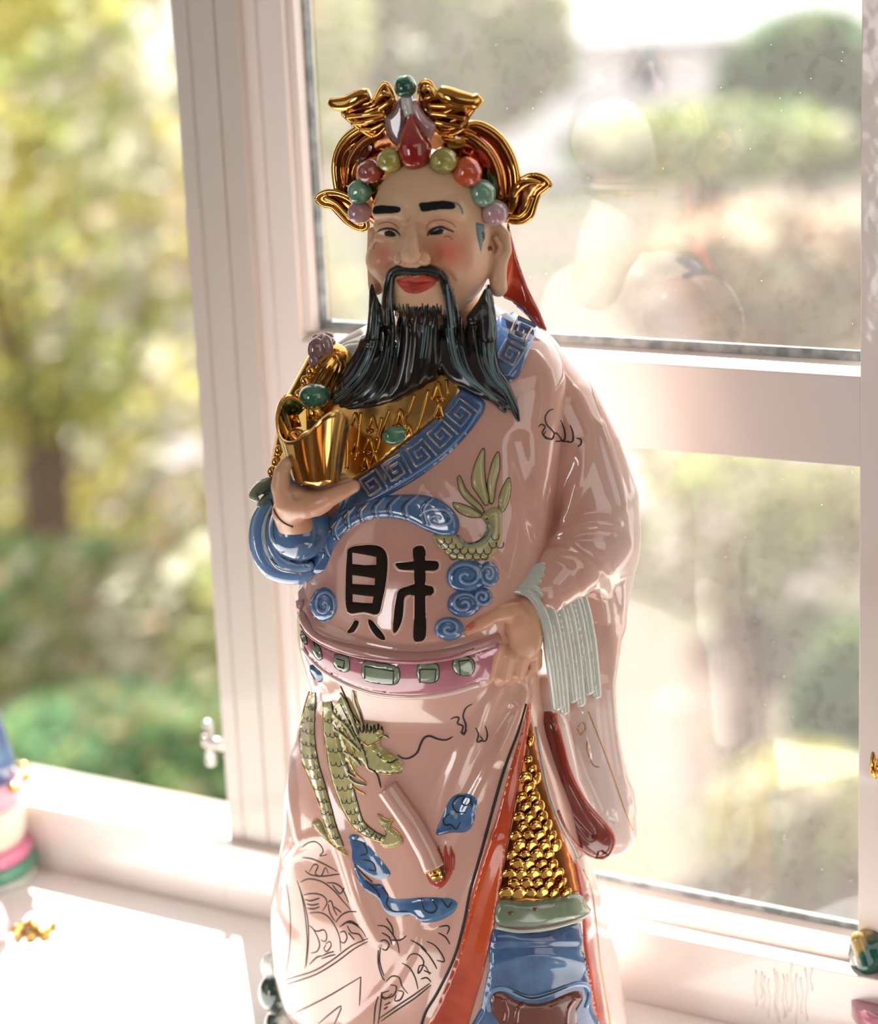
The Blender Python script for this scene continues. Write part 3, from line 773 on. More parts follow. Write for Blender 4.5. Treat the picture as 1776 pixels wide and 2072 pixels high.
for cx, cy, f, r in ((786, 466, 132, 26), (890, 462, 130, 28)):
    hf.ell(HP(cx, cy, f), (r*1.25, 26, 18), 20, True, ax=HAX)   # sockets
hf.ell(HP(813, 464, 134), (11, 16, 12), 10, True, ax=HAX); hf.ell(HP(858, 463, 134), (11, 16, 12), 10, True, ax=HAX)
hf.ell(HP(786, 458, 94), (30, 22, 17), 8, ax=HAX); hf.ell(HP(892, 455, 92), (36, 22, 18), 8, ax=HAX)   # lids
hf.ell(HP(786, 482, 96), (28, 16, 9), 8, ax=HAX); hf.ell(HP(892, 482, 94), (34, 16, 9), 8, ax=HAX)
hf.chain([HP(836, 430, 112), HP(834, 466, 138), HP(832, 498, 160), HP(830, 515, 172)], [9, 10, 13, 18], 8)
hf.chain([HP(809, 524, 146), HP(813, 522, 152)], [12, 13], 4); hf.chain([HP(859, 524, 148), HP(855, 522, 154)], [13, 13], 4)
hf.chain([HP(798, 506, 138), HP(792, 524, 136)], [9, 9], 8, True); hf.chain([HP(876, 504, 138), HP(882, 524, 136)], [9, 9], 8, True)
hf.chain([HP(822, 534, 142), HP(846, 534, 142)], [8, 8], 8)
hf.chain([HP(822, 541, 140), HP(824, 538, 140)], 5, 3, True); hf.chain([HP(850, 540, 140), HP(852, 538, 140)], 5, 3, True)
hf.ell(HP(838, 566, 96), (46, 36, 30), 18, ax=HAX)          # muzzle
hf.chain([HP(803, 564, 122), HP(826, 562, 134), HP(840, 565, 136), HP(854, 562, 134), HP(882, 566, 118)], [4, 8, 7, 8, 4], 4)
hf.chain([HP(812, 576, 124), HP(842, 583, 130), HP(872, 575, 120)], [6, 11, 6], 4)
hf.chain([HP(806, 570, 138), HP(840, 574, 145), HP(880, 569, 132)], [1.2, 1.6, 1.2], 3, True)
hf.ell(HP(845, 612, 88), (32, 28, 24), 18, ax=HAX)          # chin
hf.chain([HP(880, 528, 130), HP(902, 548, 122), HP(918, 572, 108), HP(922, 590, 100)], [4, 6, 6, 4], 9, True)
hf.chain([HP(918, 552, 122), HP(926, 572, 112)], [6, 5], 7, True)
hf.chain([HP(796, 532, 124), HP(780, 556, 116), HP(776, 580, 104)], [4, 5, 4], 9, True)
hf.chain([HP(905, 477, 124), HP(930, 488, 112)], [3, 2], 5, True); hf.chain([HP(762, 492, 122), HP(758, 506, 114)], [3, 2], 5, True)
hf.chain([HP(822, 424, 128), HP(826, 440, 130)], [3, 3], 6, True); hf.chain([HP(846, 418, 128), HP(842, 436, 130)], [3, 3], 6, True)
# ears with long lobes
hf.chain([HP(984, 470, -6), HP(1004, 458, -16), HP(1021, 476, -20), HP(1024, 506, -18), HP(1014, 532, -10), HP(1008, 556, -4)], [9, 11, 11, 11, 12, 14], 5)
hf.chain([HP(990, 500, -6), HP(1004, 520, -8), HP(1008, 572, -2), HP(1008, 582, 0)], [14, 14, 17, 18], 8)
hf.ell(HP(1000, 496, -16), (22, 8, 34), 6, ax=HAX)
hf.ell(HP(1003, 498, 8), (13, 14, 22), 5, True, ax=HAX)
hf.chain([HP(985, 496, 6), HP(988, 510, 8)], [7, 8], 4)
hf.chain([HP(1002, 482, -2), HP(1010, 500, -4), HP(1002, 520, 0)], [5, 5, 5], 4)
hf.chain([HP(754, 470, 40), HP(752, 520, 38), HP(759, 575, 36), HP(761, 582, 36)], [10, 10, 14, 15], 6)
hf.chain([P(890, 560, -10), P(896, 680, -15)], [70, 82], 14)
head_mesh = hf.mesh()
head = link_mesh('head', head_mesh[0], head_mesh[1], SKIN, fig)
c_skin = rgb(222, 190, 156); c_blush = rgb(228, 116, 84); c_lip = rgb(206, 74, 58); c_sh = rgb(226, 168, 140)
lipA = np.array([(804, 568), (826, 561), (840, 565), (856, 559)], float); lipB = np.array([(826, 561), (840, 565), (856, 559), (884, 566)], float)
lipC = np.array([(814, 578), (842, 585)], float); lipD = np.array([(842, 585), (874, 574)], float)
LIP = smooth_path([(801, 566), (814, 562), (828, 558), (840, 562), (854, 557), (870, 561), (886, 565), (878, 577), (862, 588), (843, 594), (824, 592), (810, 582)], 4, True)
def skin_col(x, y, w):
    if y > 660: return c_skin
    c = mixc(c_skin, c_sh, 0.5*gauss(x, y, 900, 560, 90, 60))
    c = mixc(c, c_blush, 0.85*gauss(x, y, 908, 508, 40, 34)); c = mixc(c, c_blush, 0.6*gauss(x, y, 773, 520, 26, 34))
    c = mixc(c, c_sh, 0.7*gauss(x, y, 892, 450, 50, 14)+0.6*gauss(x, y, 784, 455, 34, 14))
    d = min(pdist(x, y, lipA, lipB)-4.8, pdist(x, y, lipC, lipD)-8.2)
    if 795 < x < 890 and 552 < y < 600:
        if inpoly(x, y, LIP): c = mixc(c_lip, rgb(170, 48, 40), gauss(x, y, 838, 584, 24, 9)); c = mixc(c, rgb(120, 36, 34), 0.8*math.exp(-((y-572.5-0.003*(x-842)**2*-1)/1.6)**2))
    c = mixc(c, rgb(214, 150, 120), 0.7*gauss(x, y, 1000, 500, 14, 20))
    if gauss(x, y, 991, 503, 5, 5.5) > 0.4: c = rgb(84, 50, 36)
    return c
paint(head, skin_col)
SH = Surf(head_mesh)
def fpatch(name, poly, m, **k): k.setdefault('h', 1.2); k.setdefault('edge', 3); k.setdefault('sp', 2.6); k.setdefault('base', -0.8); return patch(name, poly, SH, m, fig, **k)
fpatch('eyebrow', [(754, 421), (764, 415), (785, 415), (808, 418), (811, 426), (803, 432), (780, 433), (756, 434)], BROW, h=1.6)
fpatch('eyebrow', [(847, 411), (866, 408), (895, 405), (915, 408), (922, 417), (916, 424), (890, 425), (862, 429), (852, 428)], BROW, h=1.6)
mb = MB(); line(mb, [(914, 409), (926, 413), (934, 424), (936, 434)], SH, r=2.2, off=0, taper=True)
mb.build('brow_stroke', TEAL, fig)  # teal stroke at the outer end of the brow
fpatch('eye', [(867, 475), (874, 468), (886, 465), (898, 465), (910, 468), (900, 472), (885, 474), (874, 476)], EWHITE, h=0.6)
fpatch('eye', [(765, 473), (773, 468), (786, 467), (798, 470), (806, 477), (794, 479), (776, 477)], EWHITE, h=0.6)
fpatch('pupil', [(868, 475), (875, 465), (888, 461), (898, 465), (896, 473), (882, 476)], HAIR, h=1.4)
fpatch('pupil', [(776, 473), (779, 467), (788, 465), (797, 469), (804, 477), (792, 480), (780, 478)], HAIR, h=1.4)
mb = MB(); line(mb, [(865, 478), (868, 470), (878, 462), (892, 459), (904, 463), (918, 469)], SH, r=2.5, off=0.9, taper=True)
line(mb, [(762, 470), (772, 464), (786, 462), (800, 466), (810, 477)], SH, r=2.2, off=0.9, taper=True)
mb.build('eyelid_line', INK, fig)
CRS = mat('crease_brown', rgb(160, 108, 84), rough=0.6)
for L in ([(862, 458), (874, 448), (894, 445), (914, 452), (922, 460)], [(764, 455), (776, 450), (792, 451), (808, 462)], [(898, 480), (908, 478), (916, 486)], [(762, 488), (757, 496), (756, 504)], [(812, 528), (806, 534), (800, 524)], [(868, 530), (874, 524)]):
    o = MB(); line(o, L, SH, r=1.2, off=0.0, taper=True, n=4); o.build('skin_crease', CRS, fig)
# sideburn in front of the ear
fpatch('sideburn', [(961, 450), (972, 452), (981, 456), (980, 476), (976, 500), (972, 518), (969, 500), (964, 478)], TEAL, h=1.2)
fpatch('sideburn', [(972, 470), (980, 468), (982, 478), (977, 490)], HAIR, h=1.8)

# ------------------------------------------------------------------ beard
BS = Surf(robe_mesh, sleeve_mesh, head_mesh)
guides = [  # (x, y, lift) from the jaw to the tip
 [(752, 575), (755, 640), (748, 700), (720, 750), (690, 785), (668, 806)],
 [(764, 600), (768, 655), (760, 715), (735, 765), (700, 800), (676, 818)],
 [(778, 630), (782, 680), (772, 735), (748, 780), (718, 806), (690, 824)],
 [(796, 640), (796, 700), (788, 755), (768, 795), (738, 815), (704, 826)],
 [(812, 632), (812, 700), (804, 765), (786, 800), (760, 815), (730, 822)],
 [(828, 628), (830, 700), (822, 765), (806, 796), (785, 808), (764, 816)],
 [(845, 626), (847, 700), (842, 755), (830, 782), (812, 796), (795, 805)],
 [(862, 626), (864, 700), (862, 745), (854, 768), (840, 782), (824, 792)],
 [(880, 628), (880, 700), (882, 738), (878, 755), (870, 765), (858, 775)],
 [(898, 636), (898, 700), (908, 745), (926, 768), (948, 780), (966, 790)],
 [(914, 640), (914, 700), (925, 745), (948, 776), (978, 796), (1004, 812)],
 [(932, 642), (932, 700), (944, 745), (966, 778), (998, 802), (1022, 834)],
 [(952, 636), (954, 695), (964, 740), (984, 775), (1014, 802), (1036, 826)],
 [(972, 618), (976, 685), (982, 735), (1000, 772), (1026, 800), (1044, 836)],
 [(988, 576), (994, 650), (992, 710), (1000, 755), (1024, 790), (1049, 852)],
 [(980, 604), (987, 655), (988, 708), (994, 752), (1018, 788), (1044, 832)], [(760, 600), (761, 650), (755, 705), (729, 755), (696, 792), (672, 812)]]
lo, hi = bounds([P(650, 515, 40), P(1070, 515, 40), P(650, 870, 300), P(1070, 870, 300), P(650, 870, 0)], 10)
bf = Field(lo, hi, 2.4)
def hang(pts, n):
    """a lock hangs free from the jaw to where it meets the breast, without dropping into the hollow between"""
    Y = np.array([p.y for p in pts]); j = int(n*0.62); lin = np.interp(np.arange(n), [0, 1, j, n-1], [Y[0], Y[1], Y[j], Y[-1]])
    Z = Y.copy(); Z[:j] = np.minimum(Y[:j], lin[:j])
    for _ in range(4):
        z2 = Z.copy(); z2[1:-1] = (Z[:-2]+Z[1:-1]*2+Z[2:])/4; Z = np.minimum(z2, Y+3)
    return [p*(float(z)/p.y) for p, z in zip(pts, Z)]
for gi, gd in enumerate(guides):
    q = smooth_path(gd, 5); n = len(q); pts = []; rs = []
    for i, (x, y) in enumerate(q):
        t = i/(n-1); r = float(np.interp(t, [0, 0.12, 0.4, 0.7, 0.9, 1], [3, 9, 14, 13, 8, 3.5]))
        if gi in (0, 14): r = max(min(r, 5+t*28), 0)
        q_ = BS.p(x, y, r*0.6+5*math.sin(math.pi*min(t*1.2, 1)), (850, y))
        if gi in (0, 14, 15, 16) and y < 690: q_ = HP(x, y, float(np.interp(y, [570, 690], {0: [58, 92], 14: [16, 66], 15: [34, 80], 16: [74, 100]}[gi])))
        pts.append(q_); rs.append(r)
    pts = hang(pts, n)
    bf.chain(pts, rs, 5)
for gd, r0 in (([(842, 545), (815, 546), (797, 556), (794, 590), (797, 650), (795, 710), (780, 760), (748, 800), (712, 822)], 1), ([(842, 545), (872, 544), (894, 556), (904, 590), (912, 650), (916, 705), (934, 752), (975, 788), (1020, 822)], 1)):
    q = smooth_path(gd, 5); n = len(q); pts = []; rs = []
    for i, (x, y) in enumerate(q):
        t = i/(n-1); r = float(np.interp(t, [0, 0.08, 0.2, 0.5, 0.8, 1], [12, 11, 9, 12, 10, 4])); pts.append(BS.p(x, y, r*0.5+float(np.interp(t, [0.3, 0.5], [2, 14])), (850, y))); rs.append(r)
    pts = hang(pts, n)
    bf.chain(pts, rs, 3)
bf.chain([HP(982, 588, 34), HP(976, 618, 52), HP(958, 645, 72)], [4, 12, 14], 10); bf.chain([HP(758, 604, 64), HP(768, 630, 80), HP(784, 650, 92)], [4, 10, 12], 10)
beard_mesh = bf.mesh(1); beard = link_mesh('beard', beard_mesh[0], beard_mesh[1], HAIR, fig)
SBD = Surf(beard_mesh, head_mesh)
mb = MB(); rr = random.Random(5)
for gd in guides[10:]+guides[:4]+guides[13:]:
    for k in range(2):
        o = rr.uniform(-9, 9); a = rr.randint(0, 1); b = rr.randint(3, 5)
        line(mb, [(x+o+rr.uniform(-1, 1), y) for x, y in gd[a:b+1]], SBD, r=rr.uniform(0.6, 1.3), off=0.1, taper=True, n=4, smooth=4)
for x0 in (862, 868, 874, 812, 858):
    line(mb, [(x0, 650+rr.uniform(-15, 10)), (x0-3, 690), (x0-8, 725)], SBD, r=1.4, off=0.4, taper=True, n=4)
for (o, r) in ((0, 4), (-7, 2), (7, 1.8), (12, 1.2), (-12, 1.2)):
    line(mb, [(904+o, 575), (912+o, 640), (918+o, 700), (936+o, 752), (976+o*.5, 786), (1008+o*.4, 812)], SBD, r=r, off=-0.6, taper=True, n=5)
line(mb, [(793, 560), (790, 600), (795, 660), (793, 720)], SBD, r=2.6, off=0, taper=True, n=4)
line(mb, [(998, 610), (1003, 660), (996, 720), (1000, 760), (1028, 795)], SBD, r=3.4, off=-0.5, taper=True, n=4)
mb.build('beard_strand', TEAL, fig)
# short hairs of the moustache over the lip, and where the beard starts
mb = MB()
for i in range(34):
    t = i/33; x = 806+t*76; y = 548+3*abs(t-0.5)
    line(mb, [(x, y-6), (x+(t-0.5)*6, y+2), (x+(t-0.5)*12, y+9+rr.uniform(-2, 2))], SBD, r=1.7, off=0.8, taper=True, n=4, smooth=3)
for i in range(26):
    t = i/25; x = 800+t*92
    line(mb, [(x, 640), (x, 628), (x+rr.uniform(-2, 2), 617+rr.uniform(-4, 5))], SBD, r=1.6, off=0.6, taper=True, n=4, smooth=3)
mb.build('moustache_hair', HAIR, fig)

# ------------------------------------------------------------------ crown
crown = empty('crown', None, None); crown.parent = fig
lo, hi = bounds([HO+Vector((-215, -170, -20)), HO+Vector((215, 190, 330))], 5)
kf = Field(lo, hi, 2.6)
kf.ell(HP(866, 368, -46), (168, 92, 114), 0, ax=HAX)
kf.ell(HP(848, 350, -4), (128, 84, 60), 24, ax=HAX)
rimp = [(700, 432, -10), (688, 385, -14), (684, 335, -16), (698, 295, -10), (728, 268, 0), (762, 256, 10)]
arc_pts = lambda L, f=HP: [f(*p) for p in smooth_path(L, 5)]
kf.ell(HP(742, 340, -34), (52, 46, 78), 16, ax=HAX)
kf.chain(arc_pts(rimp), 11, 5)
kf.chain(arc_pts([(925, 262, 10), (962, 258, 0), (1000, 280, -8), (1026, 318, -14), (1038, 362, -16), (1036, 410, -10), (1020, 436, -6)]), [14]*31, 5)
kf.chain(arc_pts([(905, 275, 20), (950, 280, 20), (985, 310, 16), (1004, 350, 10), (1010, 395, 6)]), [12]*21, 6)
kf.chain(arc_pts([(770, 270, 26), (735, 290, 20), (712, 325, 14), (706, 370, 10)]), [10]*16, 6)
kf.ell(HP(872, 470, 24), (124, 132, 126), 3, True, ax=HAX)
m_ = kf.mesh(); link_mesh('crown_cap', m_[0], m_[1], GOLDD, crown); SK = Surf(m_)
for L in (rimp, [(925, 262, 10), (962, 258, 0), (1000, 280, -8), (1026, 318, -14), (1038, 362, -16), (1036, 410, -10), (1022, 436, -6)]):
    mb = MB(); mb.tube(arc_pts([(x+(-6 if x < 800 else 7), y-6, f+4) for x, y, f in L]), 8, n=10); mb.build('crown_rim', GOLD, crown)
# painted scrolls of the crown lining
patch('crown_scroll', [(960, 300), (980, 312), (992, 335), (985, 342), (970, 325), (950, 318)], SK, ORG, crown, h=2, sp=4)
patch('crown_scroll', [(912, 282), (935, 276), (942, 290), (925, 300), (905, 296)], SK, mat('ochre_glaze', rgb(200, 150, 60), rough=0.2, coat=0.8), crown, h=2, sp=4)
patch('crown_scroll', [(985, 345), (1000, 360), (1003, 388), (995, 390), (988, 365)], SK, GREEN, crown, h=2, sp=4)
patch('crown_scroll', [(735, 300), (752, 296), (745, 315), (722, 330), (716, 322)], SK, BROWN, crown, h=2, sp=4)
# wings, plumes and side flaps
def ornament(name, poly, f, th, m, rim=0, par=crown, fn=None, n=4, tilt=0.0):
    """closed, pillowed plate standing in the crown, f = depth (or a function of x,y)"""
    poly = smooth_path(poly, n, True); F_ = f if callable(f) else (lambda x, y: f)
    vv, ff, dist = tri2d(poly, (), 4.0); V = []; ed = 14.0
    for sgn in (1, -1):
        for (x, y), d in zip(vv, dist):
            t = min(d/ed, 1); o = th*math.sqrt(max(0, 1-(1-t)**2))*sgn
            if fn and sgn > 0: o += fn(x, y, d)*t
            V.append(HP(x, y, F_(x, y)+o))
    n0 = len(vv); FF = []
    for q in ff:
        a, b, c = V[q[0]], V[q[1]], V[q[2]]; q = q if (b-a).cross(c-a).dot(a) < 0 else q[::-1]
        FF.append(q); FF.append(tuple(i+n0 for i in reversed(q)))
    o = link_mesh(name, V, FF, m, par)
    bm = bmesh.new(); bm.from_mesh(o.data); bmesh.ops.remove_doubles(bm, verts=bm.verts, dist=0.0001); bm.to_mesh(o.data); bm.free()
    o.data.polygons.foreach_set('use_smooth', [True]*len(o.data.polygons))
    if rim:
        mb = MB(); L = [HP(x, y, F_(x, y)+2) for x, y in poly]; mb.tube(L+[L[0]], rim, n=8); mb.build('gold_edge', GOLD, o)
    return o
lfn = lambda x, y, d: 5*math.sin((x*0.35+y*0.9)*0.16)
ornament('crown_wing', [(692, 226), (720, 214), (752, 206), (766, 182), (778, 168), (790, 178), (800, 205), (806, 222), (790, 240), (776, 262), (758, 276), (738, 268), (714, 250)], 34, 13, GOLDD, 3.5, fn=lfn)
ornament('crown_wing', [(848, 176), (858, 164), (872, 168), (884, 186), (930, 196), (962, 212), (948, 236), (942, 258), (918, 272), (890, 270), (868, 240), (850, 222)], 34, 13, GOLDD, 3.5, fn=lfn)
mb = MB()
mb.tube(arc_pts([(668, 206, 30), (682, 210, 34), (706, 208, 38), (730, 196, 40), (748, 190, 38)]), [8]+[9+7*math.sin(i/20*3.0) for i in range(20)], n=14)
mb.build('crown_roll', GOLD, crown)
mb = MB(); mb.tube(arc_pts([(972, 196, 30), (958, 206, 34), (930, 203, 38), (906, 194, 40), (890, 186, 38)]), [9]+[11+8*math.sin(i/20*3.0) for i in range(20)], n=14)
mb.build('crown_roll', GOLD, crown)
for L, r in (([(700, 236, 48), (740, 232, 52), (778, 226, 50)], 5), ([(712, 250, 48), (745, 246, 52), (782, 236, 50)], 5), ([(728, 262, 46), (752, 262, 50), (776, 250, 50)], 4), ([(760, 205, 50), (775, 190, 52), (788, 192, 48)], 5), ([(765, 222, 54), (790, 205, 54), (796, 196, 50)], 5),
             ([(945, 222, 48), (905, 216, 52), (868, 214, 50)], 5), ([(942, 240, 48), (905, 234, 52), (870, 230, 50)], 5), ([(936, 256, 46), (905, 252, 50), (880, 248, 50)], 5), ([(855, 182, 50), (868, 178, 52), (880, 196, 50)], 5)):
    mb = MB(); mb.tube(arc_pts(L), r, n=8); mb.build('feather', GOLD, crown)
def flap(pl, fd): 
    return ornament('side_flap', pl, fd, 8, GOLDD, 5, fn=lambda x, y, d: -5)
flap([(641, 404), (648, 393), (668, 387), (694, 392), (716, 404), (730, 430), (742, 450), (742, 462), (726, 464), (704, 452), (688, 436), (672, 420), (654, 416)], 4)
flap([(1012, 430), (1024, 402), (1040, 382), (1056, 362), (1078, 353), (1100, 358), (1113, 372), (1104, 382), (1090, 394), (1082, 416), (1074, 438), (1052, 450), (1028, 446)], -18)
mb = MB(); mb.tube(arc_pts([(1036, 404, -6), (1048, 380, -4), (1068, 368, -4), (1094, 370, -6)]), [4, 6, 8, 9, 9, 10, 10, 10, 9, 9, 8, 7, 6, 5, 4, 3], n=10); mb.build('flap_curl', GOLD, crown)
mb = MB(); mb.tube(arc_pts([(1030, 438, -4), (1050, 438, -4), (1066, 424, -4), (1076, 398, -6)]), 5, n=8); mb.build('flap_curl', GOLD, crown)
mb = MB(); mb.tube(arc_pts([(656, 400, 14), (680, 412, 14), (700, 432, 14), (728, 452, 14)]), 5, n=8); mb.build('flap_curl', GOLD, crown)
# centre piece
ornament('crown_plume', [(776, 240), (790, 226), (802, 204), (812, 196), (822, 214), (826, 240), (820, 275), (806, 296), (784, 276)], 44, 14, LILAC, 0)
ornament('crown_plume', [(830, 214), (842, 200), (852, 218), (868, 240), (884, 250), (878, 272), (864, 292), (850, 276), (834, 246)], 44, 14, MAUVE, 0)
mb = MB(); mb.tube(arc_pts([(822, 196, 46), (824, 214, 50), (828, 236, 52)]), [11, 11, 12, 12, 12, 12, 12, 10, 10, 10, 8], n=12); mb.build('crown_stem', MINT, crown)
def teardrop(c, L, r, m):
    mb = MB(); n = 20; c = Vector(c); ax = (HP(830, 232, 60)-HP(842, 342, 86)).normalized(); pts = []; rs = []
    for i in range(n+1):
        t = i/n; pts.append(c+ax*L*(t-0.45)); rs.append(max(0.3, r*math.sqrt(max(0, 1-(1-2*min(t*1.18, .5))**2)) if t < 0.42 else r*(1-((t-0.42)/0.58)**1.25)))
    mb.tube(pts, rs, n=24); return mb.build('crown_drop', m, crown)
teardrop(HP(838, 294, 76), 112, 33, mat('drop_red_glaze', rgb(190, 52, 44), rough=0.12, coat=1.0, noise=(35, rgb(150, 34, 34), 0.42, 0.6)))
rbead = random.Random(2)
def bead(px, py, f, r, m, par, name='bead'):
    mb = MB(); s = sc_at(px, py, 100); mb.ell(HP(px, py, f), (r*s, r*s, r*s*rbead.uniform(0.94, 1.03)), 24, 16, lump=0.08); return mb.build(name, m, par)
bead(820, 176, 50, 23, DGREEN, crown)
for q in ((788, 324, 88, 25, YEL), (898, 325, 84, 28, YEL), (748, 347, 72, 26, mat('russet_bead_glaze', rgb(178, 72, 58), rough=0.12, coat=1.0, noise=(90, rgb(150, 84, 84), 0.42, 0.62))), (946, 348, 62, 30, ORG),
          (728, 388, 58, 26, GREEN), (976, 391, 44, 28, mat('celadon_bead_glaze', rgb(92, 154, 132), rough=0.14, coat=1.0, noise=(80, rgb(140, 176, 158), 0.4, 0.6))), (727, 430, 52, 25, MAUVE), (1001, 430, 26, 28, mat('pink_bead_glaze', rgb(206, 150, 168), rough=0.16, coat=0.9, noise=(60, rgb(186, 168, 176), 0.4, 0.6)))):
    bead(*q, crown)
# back of the hat and neck cloth (they show in the pane)
kb = Field(lo, hi, 4)
kb.ell(HP(872, 372, -66), (138, 92, 108), 0, ax=HAX)
m_ = kb.mesh(); link_mesh('crown_back', m_[0], m_[1], PALE, crown)
cl = Field(*bounds([HO+Vector((-150, -60, -260)), HO+Vector((150, 190, 0))], 5), 4)
cl.chain([HP(882, 420, -70), HP(884, 520, -80), HP(888, 620, -95)], [84, 74, 84], 20)
cl.chain([HP(882, 600, -95), HP(884, 680, -100)], [88, 100], 20)
m_ = cl.mesh(); link_mesh('neck_cloth', m_[0], m_[1], PALE, fig)
mb = MB(); L = [HO+HS*(132*math.cos(a))+HF*(-58+104*math.sin(a))+HU*(-8) for a in np.linspace(math.pi*1.22, math.pi*1.78, 26)]
mb.tube(L, 9, n=10); mb.build('crown_band', GOLD, crown)
# red ribbon behind the ear
def rib(poly, f, th, m):
    return ornament('ribbon', poly, f, th, m, 0, par=fig, fn=lambda x, y, d: 1.2*math.sin(x*0.12+y*0.03))
rib([(1026, 448), (1036, 480), (1050, 530), (1068, 580), (1090, 625), (1106, 668), (1088, 662), (1060, 634), (1034, 612), (1014, 600), (1018, 560), (1026, 520)], lambda x, y: -48, 7, RED)
# ------------------------------------------------------------------ trims lying on the robe
def T(ox, oy, s): return lambda L: [(ox+x/s, oy+y/s) for x, y in L]
T2 = T(640, 380, 3.552); T3 = T(480, 640, 3.415); T4 = T(900, 640, 2.59); T5 = T(560, 960, 3.171); T6 = T(520, 1340, 3.552); T7 = T(500, 1700, 3.415); T8 = T(920, 1340, 2.831)
# gilded breast armour
chest = patch('breast_armour', [(650, 800), (760, 765), (885, 750), (935, 790), (885, 850), (820, 900), (765, 945), (715, 978), (680, 970), (650, 900)], SR, GOLDM, fig, h=5, edge=6, sp=6)
mb = MB()
def chev(x, y, s, a=0.0, m=None):
    ca, sa = math.cos(a), math.sin(a); R2 = lambda p: (x+p[0]*ca-p[1]*sa, y+p[0]*sa+p[1]*ca)
    o = MB(); line(o, [R2((-s*0.55, s)), R2((-s*0.28, s*0.2)), R2((0, -s*0.7)), R2((s*0.3, s*0.2)), R2((s*0.6, s))], SR, r=s*0.2, off=7, smooth=3, n=6, flat=1)
    return o.build('armour_scale', GOLD, chest)
for (x, y, s) in ((888, 790, 17), (890, 828, 14), (812, 845, 17), (756, 855, 14), (722, 848, 13), (750, 898, 15), (722, 905, 11), (742, 935, 13), (760, 925, 10), (830, 870, 10)): chev(x, y, s*1.2, 0.05)
for L in ([(868, 790), (858, 830), (846, 870)], [(840, 800), (830, 830), (820, 850)], [(790, 830), (776, 870), (764, 915)], [(733, 835), (728, 880), (722, 930)], [(700, 850), (706, 900), (704, 950)], [(775, 845), (765, 890)], [(905, 770), (908, 800)]):
    o = MB(); line(o, L, SR, r=3.2, off=6, n=6, flat=1); o.build('armour_rib', GOLD, chest)
for (x, y) in ((890, 808), (890, 845), (806, 862), (752, 872), (750, 915), (738, 948)):
    o = MB(); o.ell(SR.p(x, y, 6), (9, 6, 5), 10, 6); o.build('armour_boss', GOLDD, chest)
mb = MB(); mb.ell(SR.p(806, 882, 2), (31, 12, 20), 20, 12); mb.build('oval_gem', GREEN, fig)
# sash with the key pattern
sash = patch('sash', [(926, 792), (945, 790), (982, 818), (955, 868), (905, 922), (845, 968), (785, 1003), (735, 1030), (700, 1050), (676, 1062), (700, 1000), (722, 965), (768, 938), (820, 897), (882, 845)], SR, BLUE, fig, h=8, edge=7, sp=6)
SSH = Surf((np.array([tuple(Vector(((v.co.x)/K, v.co.y/K, (v.co.z-BOARD_Z)/K+ZB))) for v in sash.data.vertices]), [tuple(p.vertices) for p in sash.data.polygons]), robe_mesh)
ctr = smooth_path([(952, 812), (915, 858), (860, 912), (800, 950), (740, 990)], 10)
cl_ = [0]
for i in range(1, len(ctr)): cl_.append(cl_[-1]+math.hypot(ctr[i][0]-ctr[i-1][0], ctr[i][1]-ctr[i-1][1]))
def strip(s, t, C=ctr, L=None):
    L = L or cl_
    s = max(0, min(L[-1], s)); i = max(1, min(len(C)-1, int(np.searchsorted(L, s)))); f = (s-L[i-1])/(L[i]-L[i-1]+1e-6)
    x = C[i-1][0]+(C[i][0]-C[i-1][0])*f; y = C[i-1][1]+(C[i][1]-C[i-1][1])*f
    tx, ty = C[i][0]-C[i-1][0], C[i][1]-C[i-1][1]; n = math.hypot(tx, ty); return (x-ty/n*t, y+tx/n*t)
key = [(0, -24), (0, 22), (44, 22), (44, -16), (12, -16), (12, 10), (32, 10), (32, -4), (22, -4)]
def meander(origin, sc, parent, surf, C=ctr, L=None, off=6.5):
    dense = []
    for a, b in zip(key[:-1], key[1:]):
        for k in range(5): dense.append((a[0]+(b[0]-a[0])*k/5, a[1]+(b[1]-a[1])*k/5))
    dense.append(key[-1]); q = [strip(origin+x*sc, y*sc, C, L) for x, y in dense]
    o = MB(); line(o, q, surf, r=3.0, off=off-5.5, smooth=0, n=6, flat=1.3); k1 = o.build('key_pattern', LBLUE, parent)
    o = MB(); line(o, q, surf, r=1.0, off=off-1.2, smooth=0, n=5, flat=1); o.build('gold_line', GOLD, parent)
for k in range(5): meander(8+k*58, 1.0, sash, SSH)
o = MB(); line(o, [(972, 824), (945, 868), (898, 916), (838, 960), (778, 996), (728, 1022)], SSH, r=2.6, off=1, n=6); o.build('sash_edge', LBLUE, sash)
sash2 = patch('sash', [(1008, 640), (1040, 632), (1075, 640), (1094, 655), (1078, 690), (1062, 730), (1048, 762), (1024, 772), (998, 758), (986, 720), (1000, 680)], SR, BLUE, fig, h=8, edge=7, sp=6)
C2 = smooth_path([(1066, 648), (1046, 690), (1018, 745)], 10); L2 = [0]
for i in range(1, len(C2)): L2.append(L2[-1]+math.hypot(C2[i][0]-C2[i-1][0], C2[i][1]-C2[i-1][1]))
SS2 = Surf((np.array([tuple(Vector(((v.co.x)/K, v.co.y/K, (v.co.z-BOARD_Z)/K+ZB))) for v in sash2.data.vertices]), [tuple(p.vertices) for p in sash2.data.polygons]), robe_mesh)
meander(4, 0.9, sash2, SS2, C2, L2); meander(56, 0.9, sash2, SS2, C2, L2)
o = MB(); line(o, [(1070, 690), (1050, 728), (1028, 758)], SS2, r=3, off=1, n=6); o.build('sash_edge', LBLUE, sash2)
